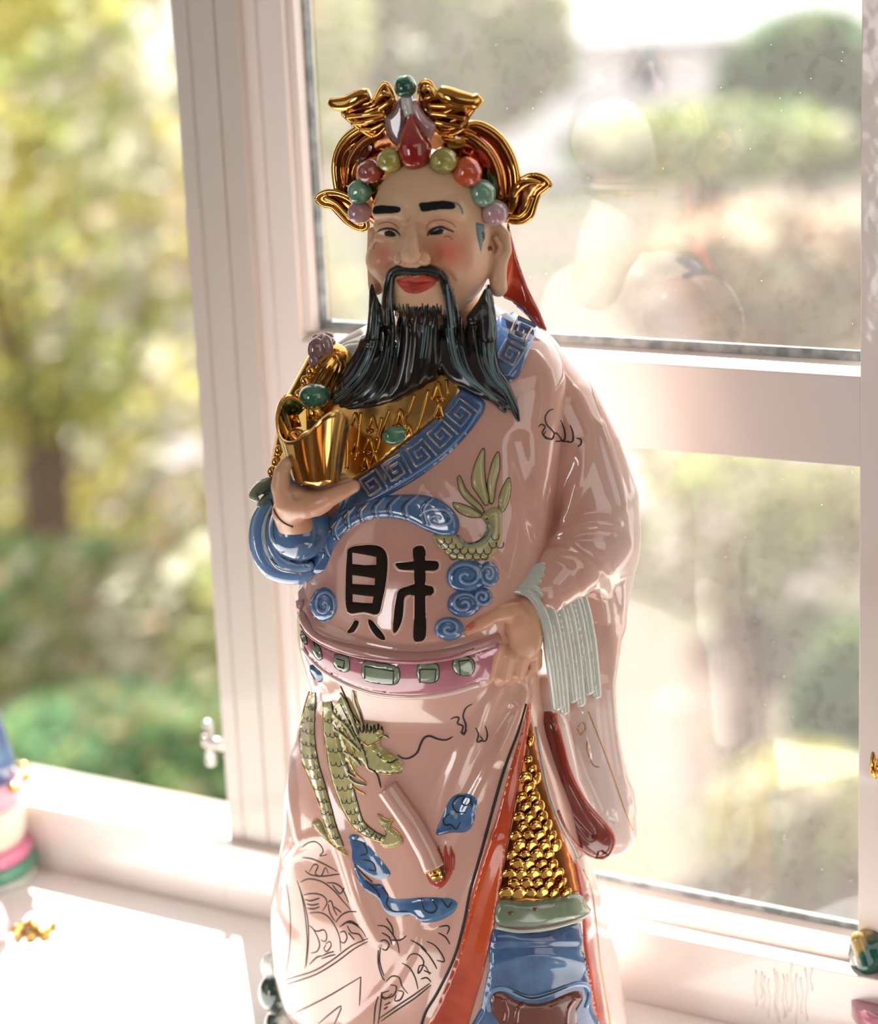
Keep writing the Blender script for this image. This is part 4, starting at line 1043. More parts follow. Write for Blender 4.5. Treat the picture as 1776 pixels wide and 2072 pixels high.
# lion mask and gilt plate on the viewer-left shoulder
SA = Surf(robe_mesh, arm_mesh)
lion = MB()
for (x, y, r, rz, o_) in ((652, 690, 24, 17, 8), (644, 712, 19, 24, 12), (662, 706, 13, 22, 12), (636, 730, 12, 16, 6), (655, 676, 12, 8, 18), (640, 690, 8, 8, 20), (662, 690, 8, 8, 18)):
    lion.ell(SA.p(x, y, o_-6, (700, 760)), (r, r*0.8, rz), 16, 10, lump=0.1)
lion.build('lion_mask', LILAC, fig)
ornp = patch('shoulder_plate', [(655, 728), (676, 716), (686, 728), (684, 752), (664, 790), (644, 812), (622, 806), (606, 800), (628, 764)], SA, GOLD, fig, h=8, edge=8, sp=5, fn=lambda x, y, d: 2.5*math.sin(x*0.33+y*0.2))
for i, (x, y) in enumerate([(618, 772), (606, 800), (600, 830), (592, 860), (575, 890), (566, 912), (560, 936), (552, 955), (630, 752)]):
    o = MB(); o.ell(SA.p(x, y, 2, (640, y)), (9, 7, 12), 12, 8); o.build('armour_stud', GOLD, fig)
patch('collar_leaf', [(690, 700), (730, 690), (745, 720), (720, 750), (690, 790), (676, 800), (684, 750)], SR, MINT, fig, h=4, edge=10, sp=6)
# ------------------------------------------------------------------ belly: waves, clouds, the character, the tail
def spiral(cx, cy, r, turns=1.6, a0=0.0, sgn=1, n=26, asp=1.0):
    L = []
    for i in range(n):
        t = i/(n-1); a = a0+sgn*turns*2*math.pi*t; q = r*(1-t)**0.9+r*0.06
        L.append((cx+q*math.cos(a), cy+q*math.sin(a)*asp))
    return L
def cloud(cx, cy, rx, ry, m=BLUE, sgn=1, a0=0.4, h=13, name='cloud_curl', parent=None):
    poly = [(cx+rx*math.cos(a), cy+ry*math.sin(a)) for a in np.linspace(0, 2*math.pi, 14)[:-1]]
    c = patch(name, poly, SR, m, parent or fig, h=h, edge=min(rx, ry)*0.8, sp=4.5)
    s_ = Surf((np.array([tuple(Vector((v.co.x/K, v.co.y/K, (v.co.z-BOARD_Z)/K+ZB))) for v in c.data.vertices]), [tuple(p.vertices) for p in c.data.polygons]), robe_mesh)
    o = MB(); line(o, spiral(cx, cy, rx*0.82, 1.5, a0, sgn, asp=ry/rx), s_, r=3.2, off=0.2, smooth=0, n=6); o.build('spiral_ridge', LBLUE, c)
    o = MB(); line(o, spiral(cx, cy, rx*0.66, 1.3, a0, sgn, asp=ry/rx), s_, r=1.4, off=0.4, smooth=0, n=5); o.build('spiral_groove', DBLUE, c)
    return c
wave = patch('wave_band', [(668, 1048), (705, 1022), (760, 1006), (820, 1000), (872, 1004), (908, 1024), (928, 1052), (924, 1080), (898, 1086), (862, 1074), (826, 1056), (780, 1048), (736, 1056), (700, 1078), (676, 1108), (662, 1142), (650, 1160), (636, 1158), (632, 1128), (640, 1090), (650, 1064)], SR, BLUE, fig, h=13, edge=14, sp=5)
def surf_of(*obs):
    return Surf(*[(np.array([tuple(Vector((v.co.x/K, v.co.y/K, (v.co.z-BOARD_Z)/K+ZB))) for v in o.data.vertices]), [tuple(p.vertices) for p in o.data.polygons]) for o in obs], robe_mesh)
SWV = surf_of(wave)
for i, L in enumerate([[(872, 1008), (852, 1030), (860, 1066)], [(840, 1003), (815, 1026), (822, 1052)], [(806, 1003), (784, 1024), (788, 1047)], [(772, 1008), (754, 1028), (758, 1050)], [(740, 1016), (724, 1036), (730, 1058)], [(712, 1026), (698, 1044), (702, 1070)], [(684, 1048), (672, 1072), (680, 1094)], [(660, 1076), (652, 1104), (662, 1128)]]):
    o = MB(); line(o, L, SWV, r=4, off=-0.5, taper=True, n=6); o.build('wave_crest', DBLUE, wave)
    o = MB(); line(o, [(x+7, y-1) for x, y in L], SWV, r=3.2, off=0.5, taper=True, n=6); o.build('wave_crest', LBLUE, wave)
for k, (r, m, w) in enumerate(((36, LBLUE, 3), (26, DBLUE, 2))):
    o = MB(); line(o, spiral(886, 1050, r, 1.5, 3.4, 1, asp=0.62), SWV, r=w, off=0.3, smooth=0, n=6); o.build('wave_crest', m, wave)
for (x, y) in ((735, 1030), (765, 1020), (700, 1042), (662, 1080), (674, 1062)):
    o = MB(); line(o, [(x-3, y+6), (x, y), (x+8, y-8)], SWV, r=1.5, off=1.5, n=5); o.build('gold_line', GOLD, wave)
cloud(944, 1166, 42, 34, sgn=1, a0=2.6); cloud(988, 1162, 20, 26, a0=1.0)
cloud(938, 1222, 34, 28, sgn=-1, a0=0.5); cloud(976, 1208, 20, 20, a0=0.2)
cloud(908, 1272, 30, 24, sgn=1, a0=2.4); cloud(655, 1224, 26, 36, sgn=-1, a0=0.6)
# carved character
def rimline(poly, close=True):
    o = MB(); L = [poly[-1]]+poly+[poly[0]] if False else poly+[poly[0]]
    line(o, L, SR, r=3.6, off=-1.2, smooth=3, n=6); return o
rimm = mat('pale_carved_rim', rgb(232, 188, 168), rough=0.2, coat=0.9)
ch = empty('carved_character', None, None); ch.parent = fig
frame = T5([(455, 480), (500, 458), (580, 450), (650, 455), (698, 490), (714, 560), (704, 690), (680, 810), (650, 900), (560, 885), (452, 882), (440, 700), (446, 560)])
holes = [smooth_path(T5(h), 1, True) for h in ([(484, 502), (560, 514), (638, 530), (638, 580), (560, 582), (484, 574)], [(484, 646), (560, 656), (630, 668), (628, 710), (550, 706), (484, 702)], [(486, 768), (560, 778), (620, 784), (614, 826), (550, 824), (486, 818)])]
patch('character_stroke', frame, SR, CHAR, ch, h=2.2, edge=5, sp=4.5, holes=holes)
strokes = [T5([(874, 476), (912, 456), (950, 472), (956, 560), (954, 700), (956, 850), (958, 1000), (948, 1054), (912, 1072), (876, 1054), (880, 900), (882, 700), (876, 560)]),
           T5([(760, 570), (800, 566), (900, 556), (1000, 552), (1036, 566), (1034, 604), (1000, 618), (900, 612), (820, 616), (782, 606)]),
           T5([(930, 716), (980, 712), (1004, 728), (1004, 764), (976, 778), (932, 774)]),
           T5([(900, 706), (840, 716), (784, 740), (764, 800), (750, 900), (746, 1004), (768, 1010), (800, 950), (812, 860), (816, 800), (840, 774), (900, 776)])]
for s_ in strokes: patch('character_stroke', s_, SR, CHAR, ch, h=2.4, edge=5, sp=4.5)
legs = [T5([(500, 932), (528, 940), (524, 970), (496, 1012), (458, 1020), (450, 1008), (476, 972)]), T5([(584, 930), (612, 934), (648, 976), (690, 1030), (696, 1062), (656, 1056), (612, 1010), (588, 964)])]
for s_ in legs: patch('character_stroke', s_, SR, CHAR, ch, h=2.2, edge=4, sp=4)
for L in [frame]+legs: rimline(L).build('carved_rim', rimm, ch)
cross = T5([(880, 468), (912, 452), (948, 466), (954, 548), (1036, 550), (1044, 606), (1000, 626), (952, 624), (952, 706), (1008, 716), (1012, 770), (954, 786), (956, 1050), (912, 1076), (880, 1056), (882, 786), (846, 782), (824, 810), (816, 900), (800, 960), (768, 1020), (740, 1010), (742, 880), (756, 780), (790, 730), (880, 700), (882, 624), (784, 614), (750, 570), (800, 560), (878, 548)])
o = MB(); line(o, cross+[cross[0]], SR, r=3.4, off=-1.2, smooth=2, n=6); o.build('carved_rim', rimm, ch)
# fish tail in green
tail = empty('fish_tail', None, None); tail.parent = fig
body = patch('tail_body', T5([(1000, 400), (1040, 376), (1110, 376), (1160, 400), (1210, 440), (1270, 440), (1320, 410), (1345, 350), (1340, 300), (1310, 270), (1380, 210), (1440, 230), (1444, 330), (1440, 420), (1400, 500), (1330, 548), (1240, 556), (1130, 540), (1050, 480)]), SR, OLIVE, tail, h=12, edge=16, sp=5)
ST = surf_of(body)
for L in ([(1160, 400), (1210, 452), (1280, 448), (1350, 400), (1366, 340), (1350, 290)],):
    o = MB(); line(o, T5(L), ST, r=6, off=-1, n=6); o.build('tail_edge', SAGE, tail)
    o = MB(); line(o, T5([(x-6, y-14) for x, y in L]), ST, r=1.2, off=0.8, n=5); o.build('ink_outline', INK, tail)
k = 0
for j, (rowy, xs) in enumerate(((425, range(1050, 1130, 48)), (460, range(1075, 1180, 48)), (490, range(1100, 1400, 50)), (525, range(1130, 1360, 50)), (450, range(1385, 1430, 44)), (400, range(1400, 1440, 40)))):
    for x in xs:
        c = T5([(x, rowy)])[0]; o = MB()
        line(o, [(c[0]-8, c[1]-4), (c[0]-5, c[1]+5), (c[0]+1, c[1]+7), (c[0]+7, c[1]+4), (c[0]+8, c[1]-5)], ST, r=0.9, off=0.5, n=4, smooth=3); o.build('tail_scale', INK, tail)
for pl in ([(1130, 180), (1170, 186), (1230, 206), (1290, 240), (1316, 270), (1250, 276), (1180, 250), (1140, 214)],
           [(1160, 20), (1176, 10), (1210, 90), (1260, 150), (1310, 200), (1330, 250), (1270, 210), (1200, 150), (1168, 90)],
           [(1250, 20), (1270, -60), (1310, -150), (1330, -160), (1330, -60), (1340, 60), (1360, 160), (1340, 200), (1290, 130), (1256, 80)],
           [(1350, 60), (1370, -40), (1400, -120), (1424, -140), (1428, -40), (1404, 60), (1390, 170), (1366, 180)],
           [(1420, 210), (1430, 130), (1460, 60), (1490, 20), (1500, 90), (1486, 170), (1450, 240)]):
    f_ = patch('tail_fin', T5(pl), SR, OLIVE, tail, h=9, edge=9, sp=4)
    o = MB(); L = T5(pl); line(o, L+[L[0]], SR, r=1.3, off=0.3, smooth=3, n=4); o.build('ink_outline', INK, f_)
# ------------------------------------------------------------------ belt with plaques
top = [(611, 1270), (622, 1286), (660, 1310), (720, 1330), (790, 1342), (850, 1343), (910, 1336), (962, 1318), (1010, 1296)]
bot = [(1015, 1366), (966, 1380), (920, 1394), (868, 1402), (810, 1404), (750, 1396), (690, 1374), (645, 1344), (619, 1316)]
belt = patch('belt', top+bot, SR, ROSE, fig, h=7, edge=8, sp=6, n=3)
SBL = surf_of(belt)
ROLL = mat('mauve_pink_glaze', rgb(188, 142, 138), rough=0.25, coat=0.6)
o = MB(); line(o, [(606, 1216), (610, 1246), (634, 1284), (680, 1308), (740, 1322), (800, 1330), (860, 1331), (920, 1322), (975, 1304), (1010, 1290)], SR, r=12, off=-1, n=12, flat=0.7); o.build('belt_roll', ROLL, belt)
o = MB(); line(o, [(612, 1262), (626, 1280), (660, 1302), (720, 1323), (790, 1334), (850, 1336), (910, 1328), (958, 1312)], SR, r=2.6, off=7, n=6); o.build('belt_edge', ROSE, belt)
o = MB(); line(o, [(614, 1268), (630, 1286), (662, 1306), (720, 1327), (790, 1339), (850, 1340), (910, 1333), (962, 1314)], SBL, r=1.3, off=0.5, n=5); o.build('ink_outline', INK, belt)
o = MB(); line(o, [(612, 1312), (644, 1350), (692, 1381), (750, 1403), (810, 1411), (868, 1409), (920, 1400), (970, 1385)], SR, r=6, off=0, n=8); o.build('belt_edge', PALE, belt)
for pl, ink in (([(737, 1338), (770, 1342), (806, 1352), (804, 1382), (775, 1384), (738, 1376), (732, 1358)], [(740, 1370), (740, 1346), (798, 1356), (797, 1380)]),
                ([(677, 1324), (704, 1330), (706, 1356), (690, 1358), (676, 1346)], [(684, 1332), (700, 1336), (698, 1350), (686, 1346)]),
                ([(846, 1346), (862, 1340), (884, 1344), (888, 1366), (880, 1380), (852, 1380), (844, 1364)], [(850, 1378), (850, 1352), (882, 1352), (880, 1376)]),
                ([(918, 1334), (936, 1326), (956, 1334), (960, 1352), (950, 1366), (926, 1364), (916, 1350)], [(930, 1362), (928, 1338), (948, 1334)]),
                ([(634, 1298), (648, 1312), (652, 1332), (642, 1334), (632, 1316)], [(638, 1304), (646, 1322)]),
                ([(610, 1276), (618, 1286), (622, 1304), (614, 1300), (609, 1288)], [(613, 1284), (617, 1296)])):
    c = patch('belt_plaque', pl, SBL, SAGE, belt, h=5, edge=5, sp=4, n=3)
    o = MB(); line(o, pl+[pl[0]], SBL, r=1.2, off=0.8, smooth=3, n=4); o.build('ink_outline', INK, c)
    o = MB(); line(o, ink, SBL, r=1.7, off=6.0, smooth=0, n=4); o.build('ink_mark', INK, c)
mx_ = T6([(790, 60), (870, 62), (870, 100)])
# ------------------------------------------------------------------ skirt: red border, slit, gilt mail, blue apron
patch('red_border', [(1068, 1424), (1074, 1432), (1066, 1500), (1052, 1580), (1036, 1660), (1020, 1750), (1008, 1830), (994, 1900), (975, 1980), (948, 2072), (945, 2110), (850, 2110), (866, 2072), (905, 1990), (935, 1900), (952, 1820), (975, 1740), (1002, 1660), (1030, 1560), (1052, 1490)], SR, RED, fig, h=5, edge=8, sp=4.5, n=2)
o = MB(); line(o, [(1064, 1424), (1048, 1480), (1022, 1550), (996, 1640), (972, 1730), (952, 1800), (938, 1870), (918, 1940), (884, 2010), (860, 2050), (846, 2100)], SR, r=3.0, off=0.8, n=5); o.build('ink_outline', INK, fig)
mail = patch('mail_skirt', [(1074, 1460), (1082, 1500), (1094, 1560), (1110, 1620), (1132, 1680), (1158, 1740), (1172, 1790), (1168, 1812), (1100, 1826), (1014, 1826), (1014, 1790), (1028, 1710), (1044, 1630), (1056, 1560), (1066, 1500)], SR, GOLDD, fig, h=1.5, edge=5, sp=7, n=2)
smesh = None; rr = random.Random(9)
for j in range(17):
    y = 1500+j*19.3; t = (y-1460)/365; xl = 1074-58*t+2; xr = 1076+20*t+76*t*t; n = max(1, int((xr-xl)/24)); off = 0.5 if j % 2 else 0
    for i in range(n+1):
        x = xl+(i+off)*24+4
        if x > xr-2 or y > 1815: continue
        h_ = SR.at(x, y, 2.0)
        if smesh is None:
            mb = MB(); mb.ell((0, 0, 0), (15, 4.5, 18), 12, 8); smesh = mb.build('mail_scale', GOLD, mail); o = smesh
            for v in smesh.data.vertices: v.co = Vector((v.co.x, v.co.y, v.co.z-(BOARD_Z-ZB*K)))
        else: o = smesh.copy(); COL.objects.link(o)
        o.location = M3(h_[0]); s_ = rr.uniform(0.85, 1.12)*(0.75 if j < 4 else 1.0); o.scale = (s_, 1, s_)
        o.rotation_euler = (0.34+rr.uniform(-.12, .12), rr.uniform(-.2, .2), math.atan2(h_[1].x, -h_[1].y)+rr.uniform(-.2, .2))
hem = patch('mail_hem', [(1008, 1822), (1060, 1824), (1120, 1816), (1166, 1806), (1180, 1824), (1190, 1846), (1150, 1862), (1090, 1874), (1040, 1876), (1002, 1868)], SR, SAGE, fig, h=13, edge=12, sp=6)
o = MB(); line(o, [(1004, 1874), (1050, 1882), (1110, 1876), (1160, 1862), (1188, 1848)], SR, r=4, off=7, n=6); o.build('hem_edge', MINT, fig)
for (x, y) in ((1082, 1840), (1032, 1848)):
    o = MB(); o.ell(surf_of(hem).p(x, y, 0), (7, 2, 4), 10, 6); o.build('hem_dot', BROWN, hem)
apron = patch('blue_apron', [(996, 1880), (1060, 1888), (1120, 1882), (1174, 1868), (1176, 1920), (1188, 1980), (1198, 2040), (1204, 2110), (960, 2110), (972, 2040), (988, 1960)], SR, BLUE, fig, h=9, edge=14, sp=6, n=2, fn=lambda x, y, d: 7*math.exp(-((y-(1948-20*math.cos((x-1090)/60)))/16)**2)+4*math.exp(-((y-1900)/10)**2))
SAP = surf_of(apron)
pan = patch('brown_panel', T8([(205, 1900), (240, 1885), (290, 1895), (340, 1930), (420, 1955), (520, 1950), (600, 1915), (680, 1885), (726, 1890), (730, 1940), (700, 1990), (700, 2072), (690, 2120), (260, 2120), (250, 2060), (205, 1990)]), SAP, BROWN, fig, h=8, edge=9, sp=6, n=2)
o = MB(); line(o, T8([(200, 2000), (190, 1930), (215, 1885), (260, 1868), (310, 1880), (370, 1910), (450, 1920), (540, 1900), (620, 1870), (690, 1845), (750, 1850), (770, 1900), (750, 1980)]), SAP, r=5.5, off=1, n=8); o.build('panel_edge', LBLUE, fig)
o = MB(); line(o, T8([(330, 1880), (430, 1917), (520, 1900), (640, 1855)]), SAP, r=2, off=6, n=5, taper=True); o.build('ink_outline', INK, fig)
for L in ([(350, 2072), (360, 1990), (400, 1950)], [(640, 2072), (650, 1990), (690, 1930)], [(280, 1930), (300, 2000), (290, 2060)]):
    o = MB(); line(o, T8(L), surf_of(pan), r=6, off=-1, n=6); o.build('panel_fold', DRED, pan)
patch('red_border', [(1160, 1742), (1172, 1752), (1186, 1790), (1196, 1830), (1200, 1870), (1206, 1940), (1216, 2000), (1226, 2072), (1230, 2110), (1206, 2110), (1200, 2050), (1190, 1980), (1180, 1910), (1178, 1850), (1170, 1800)], SR, RED, fig, h=4, edge=7, sp=3.2, n=2)
o = MB(); line(o, [(1180, 1760), (1196, 1800), (1206, 1870), (1214, 1950), (1226, 2020), (1236, 2080)], SR, r=1.4, off=1, n=5); o.build('gold_line', GOLD, fig)
# red lining of the sleeve opening
SLV = Surf(sleeve_mesh)
patch('sleeve_lining', [(1086, 1446), (1100, 1440), (1122, 1446), (1134, 1500), (1150, 1560), (1176, 1616), (1212, 1660), (1236, 1690), (1236, 1714), (1218, 1732), (1186, 1722), (1156, 1692), (1132, 1640), (1116, 1580), (1104, 1520), (1092, 1470)], SLV, DRED, fig, h=2, edge=5, sp=4, n=3)
o = MB(); line(o, [(1122, 1444), (1136, 1500), (1152, 1560), (1180, 1616), (1216, 1660), (1240, 1692), (1238, 1718), (1220, 1736), (1184, 1726), (1150, 1690), (1128, 1640)], SR, r=4, off=1, n=6); o.build('lining_edge', RED, fig)
o = MB(); line(o, [(1084, 1470), (1096, 1540), (1112, 1610), (1134, 1668), (1160, 1716), (1168, 1740)], SR, r=3, off=1, n=6); o.build('sleeve_trim', MINT, fig)
for L in ([(1190, 1440), (1214, 1500), (1240, 1570), (1264, 1640), (1280, 1680)], [(1170, 1470), (1180, 1462), (1184, 1476), (1174, 1486), (1168, 1474)], [(1188, 1500), (1188, 1520), (1200, 1548), (1212, 1552)]):
    o = MB(); line(o, L, SR, r=1.2, off=0.6, n=4); o.build('gold_line', GOLD, fig)
# ------------------------------------------------------------------ skirt paintings
drag = empty('painted_dragon', None, None); drag.parent = fig
coils = [([(632, 1400), (626, 1440), (622, 1490), (628, 1540), (642, 1580), (658, 1630), (672, 1680), (690, 1715)], [6, 12, 15, 16, 13, 11, 11, 6]),
         ([(662, 1420), (668, 1470), (680, 1530), (692, 1580), (708, 1630), (726, 1668), (756, 1690), (786, 1700)], [8, 14, 18, 20, 17, 12, 8, 4])]
for C_, W_ in coils:
    q = smooth_path(C_, 4); n = len(q); Lp = []; Rp = []
    for i in range(n):
        a = q[max(0, i-1)]; b = q[min(n-1, i+1)]; d = math.hypot(b[0]-a[0], b[1]-a[1]); w = float(np.interp(i/(n-1), np.linspace(0, 1, len(W_)), W_)); nx, ny = -(b[1]-a[1])/d, (b[0]-a[0])/d
        Lp.append((q[i][0]+nx*w, q[i][1]+ny*w)); Rp.append((q[i][0]-nx*w, q[i][1]-ny*w))
    c = patch('dragon_coil', Lp+Rp[::-1], SR, OLIVE, drag, h=6, edge=9, sp=5, curve=False)
    sc_ = surf_of(c); o = MB(); line(o, Lp, sc_, r=1.8, off=1, smooth=0, n=5); o.build('gold_line', GOLD, c)
    o = MB(); line(o, Rp, sc_, r=1.3, off=1, smooth=0, n=5); o.build('ink_outline', INK, c)
    for i in range(3, n-3, 2):
        for t in (-0.5, 0.1, 0.65):
            x = q[i][0]*(1-abs(t))+(Lp[i][0] if t < 0 else Rp[i][0])*abs(t); y = q[i][1]*(1-abs(t))+(Lp[i][1] if t < 0 else Rp[i][1])*abs(t)+ (4 if t > 0 else 0)
            o = MB(); line(o, [(x-5, y-4), (x-3, y+3), (x+3, y+4), (x+6, y-2)], sc_, r=0.8, off=0.5, n=4, smooth=2); o.build('dragon_scale', INK, c)
hd = patch('dragon_head', T6([(600, 250), (680, 300), (740, 420), (860, 440), (905, 500), (880, 580), (940, 640), (1010, 680), (1050, 740), (1020, 800), (900, 800), (800, 780), (740, 700), (700, 800), (640, 700), (600, 560), (540, 400)]), SR, OLIVE, drag, h=10, edge=12, sp=5, fn=lambda x, y, d: 2.5*math.sin(x*0.5+y*0.25))
SD_ = surf_of(hd)
for i, L in enumerate([[(560, 330), (600, 430), (660, 560), (720, 700)], [(600, 300), (650, 400), (710, 520), (770, 640), (800, 760)], [(640, 300), (700, 400), (760, 480)], [(560, 430), (620, 560), (660, 680), (700, 790), (780, 860)], [(600, 170), (640, 260), (690, 380), (750, 440)], [(680, 170), (720, 300), (760, 420)], [(740, 560), (800, 600), (880, 560), (905, 510)], [(860, 660), (940, 720), (1010, 700)], [(870, 790), (950, 800), (1040, 790)], [(640, 820), (700, 900), (780, 950)], [(800, 760), (860, 800), (890, 900)]]):
    o = MB(); line(o, T6(L), SD_, r=2.0, off=1, n=5, taper=True); o.build('gold_line' if i % 3 != 1 else 'ink_outline', GOLD if i % 3 != 1 else INK, hd)
for i, L in enumerate([[(700, 560), (640, 460), (560, 380), (520, 300)], [(720, 520), (680, 400), (640, 300), (600, 220)], [(740, 640), (660, 560), (590, 500), (540, 470)], [(760, 460), (730, 360), (700, 280), (690, 200)], [(740, 740), (690, 680), (620, 640)], [(700, 820), (640, 780), (600, 720)], [(860, 540), (900, 520), (940, 540)], [(780, 880), (700, 860), (640, 800)]]):
    o = MB(); line(o, T6(L), SD_, r=4.5, off=1, n=6, taper=True); o.build('dragon_mane', OLIVE, hd)
    o = MB(); line(o, T6([(x+14, y) for x, y in L]), SD_, r=1.3, off=3, n=4, taper=True); o.build('ink_outline', INK, hd)
for x in range(740, 900, 26):
    o = MB(); line(o, T6([(x-8, 510), (x, 440+(x % 3)*10), (x+6, 500)]), SD_, r=1.6, off=1, n=4); o.build('dragon_mane', INK, hd)
for (x, y, r) in ((940, 690, 14), (1000, 740, 11), (850, 630, 7), (880, 500, 7)):
    c = T6([(x, y)])[0]; o = MB(); o.ell(SD_.p(c[0], c[1], 0), (r, 5, r*0.7), 12, 8); o.build('dragon_brow', YEL, hd)
for L in ([(1010, 665), (1050, 690), (1100, 686), (1150, 650), (1175, 590), (1200, 545), (1240, 530), (1300, 552), (1360, 558), (1405, 535)],):
    o = MB(); line(o, T6(L), SR, r=2.2, off=0.6, n=5, taper=True); o.build('dragon_whisker', INK, drag)
for pl in ([(390, 1160), (430, 1130), (480, 1180), (540, 1290), (620, 1340), (650, 1390), (560, 1330), (450, 1230)], [(870, 1090), (930, 1130), (980, 1130), (960, 1180), (1010, 1220), (1050, 1290), (960, 1330), (890, 1310), (930, 1230), (880, 1150)], [(440, 980), (500, 1030), (540, 1120), (520, 1180), (470, 1090)]):
    c = patch('dragon_claw', T6(pl), SR, OLIVE, drag, h=6, edge=6, sp=4, fn=lambda x, y, d: 1.5*math.sin(x*0.9)); L = T6(pl)
    o = MB(); line(o, L+[L[0]], SR, r=1.4, off=1, smooth=3, n=4); o.build('gold_line', GOLD, c)
patch('belt_tassel', T6([(380, 20), (430, 30), (470, 100), (465, 140), (430, 130), (395, 80)]), SR, BLUE, fig, h=7, edge=6, sp=4)
# rolled scroll with gilt end, and flame
sp_ = [(786, 1590), (812, 1628), (838, 1668), (862, 1712), (884, 1756)]
o = MB(); q = smooth_path(sp_, 5); o.tube([SR.p(x, y, 10) for x, y in q], [22]*(len(q)-1)+[22], n=20, flat=0.9); o.build('rolled_scroll', PINKP, fig)
o = MB(); e0 = SR.p(884, 1757, 10); e1 = SR.p(888, 1766, 11); o.tube([e0, e1], [17, 15], n=18); o.ell(e1, (14, 10, 14), 16, 10); o.build('scroll_end', GOLD, fig)
o = MB(); line(o, [(808, 1600), (850, 1668), (892, 1745), (900, 1772)], SR, r=2.2, off=14, n=5); o.build('ink_outline', INK, fig)
FL = mat('flame_red_paint', rgb(184, 66, 48), rough=0.3, coat=0.8)
patch('flame', [(862, 1768), (872, 1790), (890, 1798), (908, 1780), (918, 1752), (916, 1722), (908, 1738), (902, 1708), (896, 1732), (888, 1716), (890, 1740), (900, 1762), (892, 1782), (876, 1782)], SR, FL, fig, h=1, edge=3, sp=3.5)
for i in range(9):
    x = 886+i*4; o = MB(); line(o, [(x, 1760), (x+1, 1735), (x+2-(i % 3)*2, 1712+(i % 3)*6)], SR, r=1.7, off=0.6, taper=True, n=4, smooth=3); o.build('flame_tongue', FL, fig)
# painted clouds of the skirt
def pcloud(polys, swirls, h=2.5):
    c = patch('painted_cloud', polys, SR, BLUE, fig, h=h, edge=7, sp=5); s_ = surf_of(c)
    for L in swirls: o = MB(); line(o, L, s_, r=1.8, off=0.5, n=5, taper=True); o.build('ink_swirl', INK, c)
pcloud(T6([(1290, 1240), (1310, 1150), (1350, 1060), (1390, 980), (1450, 945), (1530, 950), (1580, 990), (1570, 1080), (1550, 1170), (1500, 1220), (1400, 1225)]), [T6(L) for L in ([(1530, 1010), (1500, 1030), (1470, 1010), (1490, 965), (1440, 970), (1405, 1020), (1430, 1075), (1500, 1080)], [(1380, 1090), (1340, 1130), (1350, 1170), (1390, 1170), (1430, 1200), (1460, 1150)], [(1530, 970), (1545, 1040)])])
pcloud(T6([(660, 1250), (720, 1240), (780, 1290), (830, 1350), (900, 1430), (960, 1520), (900, 1560), (840, 1550), (760, 1500), (690, 1440), (680, 1340)]), [T6(L) for L in ([(700, 1280), (760, 1300), (790, 1370), (740, 1390)], [(760, 1420), (830, 1440), (850, 1500), (800, 1490)], [(700, 1450), (760, 1520), (830, 1580)])])
pcloud(T6([(700, 1460), (760, 1540), (830, 1590), (900, 1600), (960, 1690), (1060, 1700), (1180, 1690), (1300, 1690), (1400, 1700), (1440, 1740), (1400, 1810), (1300, 1860), (1190, 1870), (1120, 1820), (1000, 1830), (920, 1790), (870, 1700), (780, 1640), (720, 1560)]), [T6(L) for L in ([(900, 1620), (940, 1680), (930, 1740), (980, 1790), (1080, 1790)], [(1180, 1700), (1200, 1780), (1260, 1800), (1290, 1760), (1240, 1700)], [(1320, 1700), (1370, 1760), (1400, 1720)], [(780, 1570), (850, 1640), (880, 1690)])])
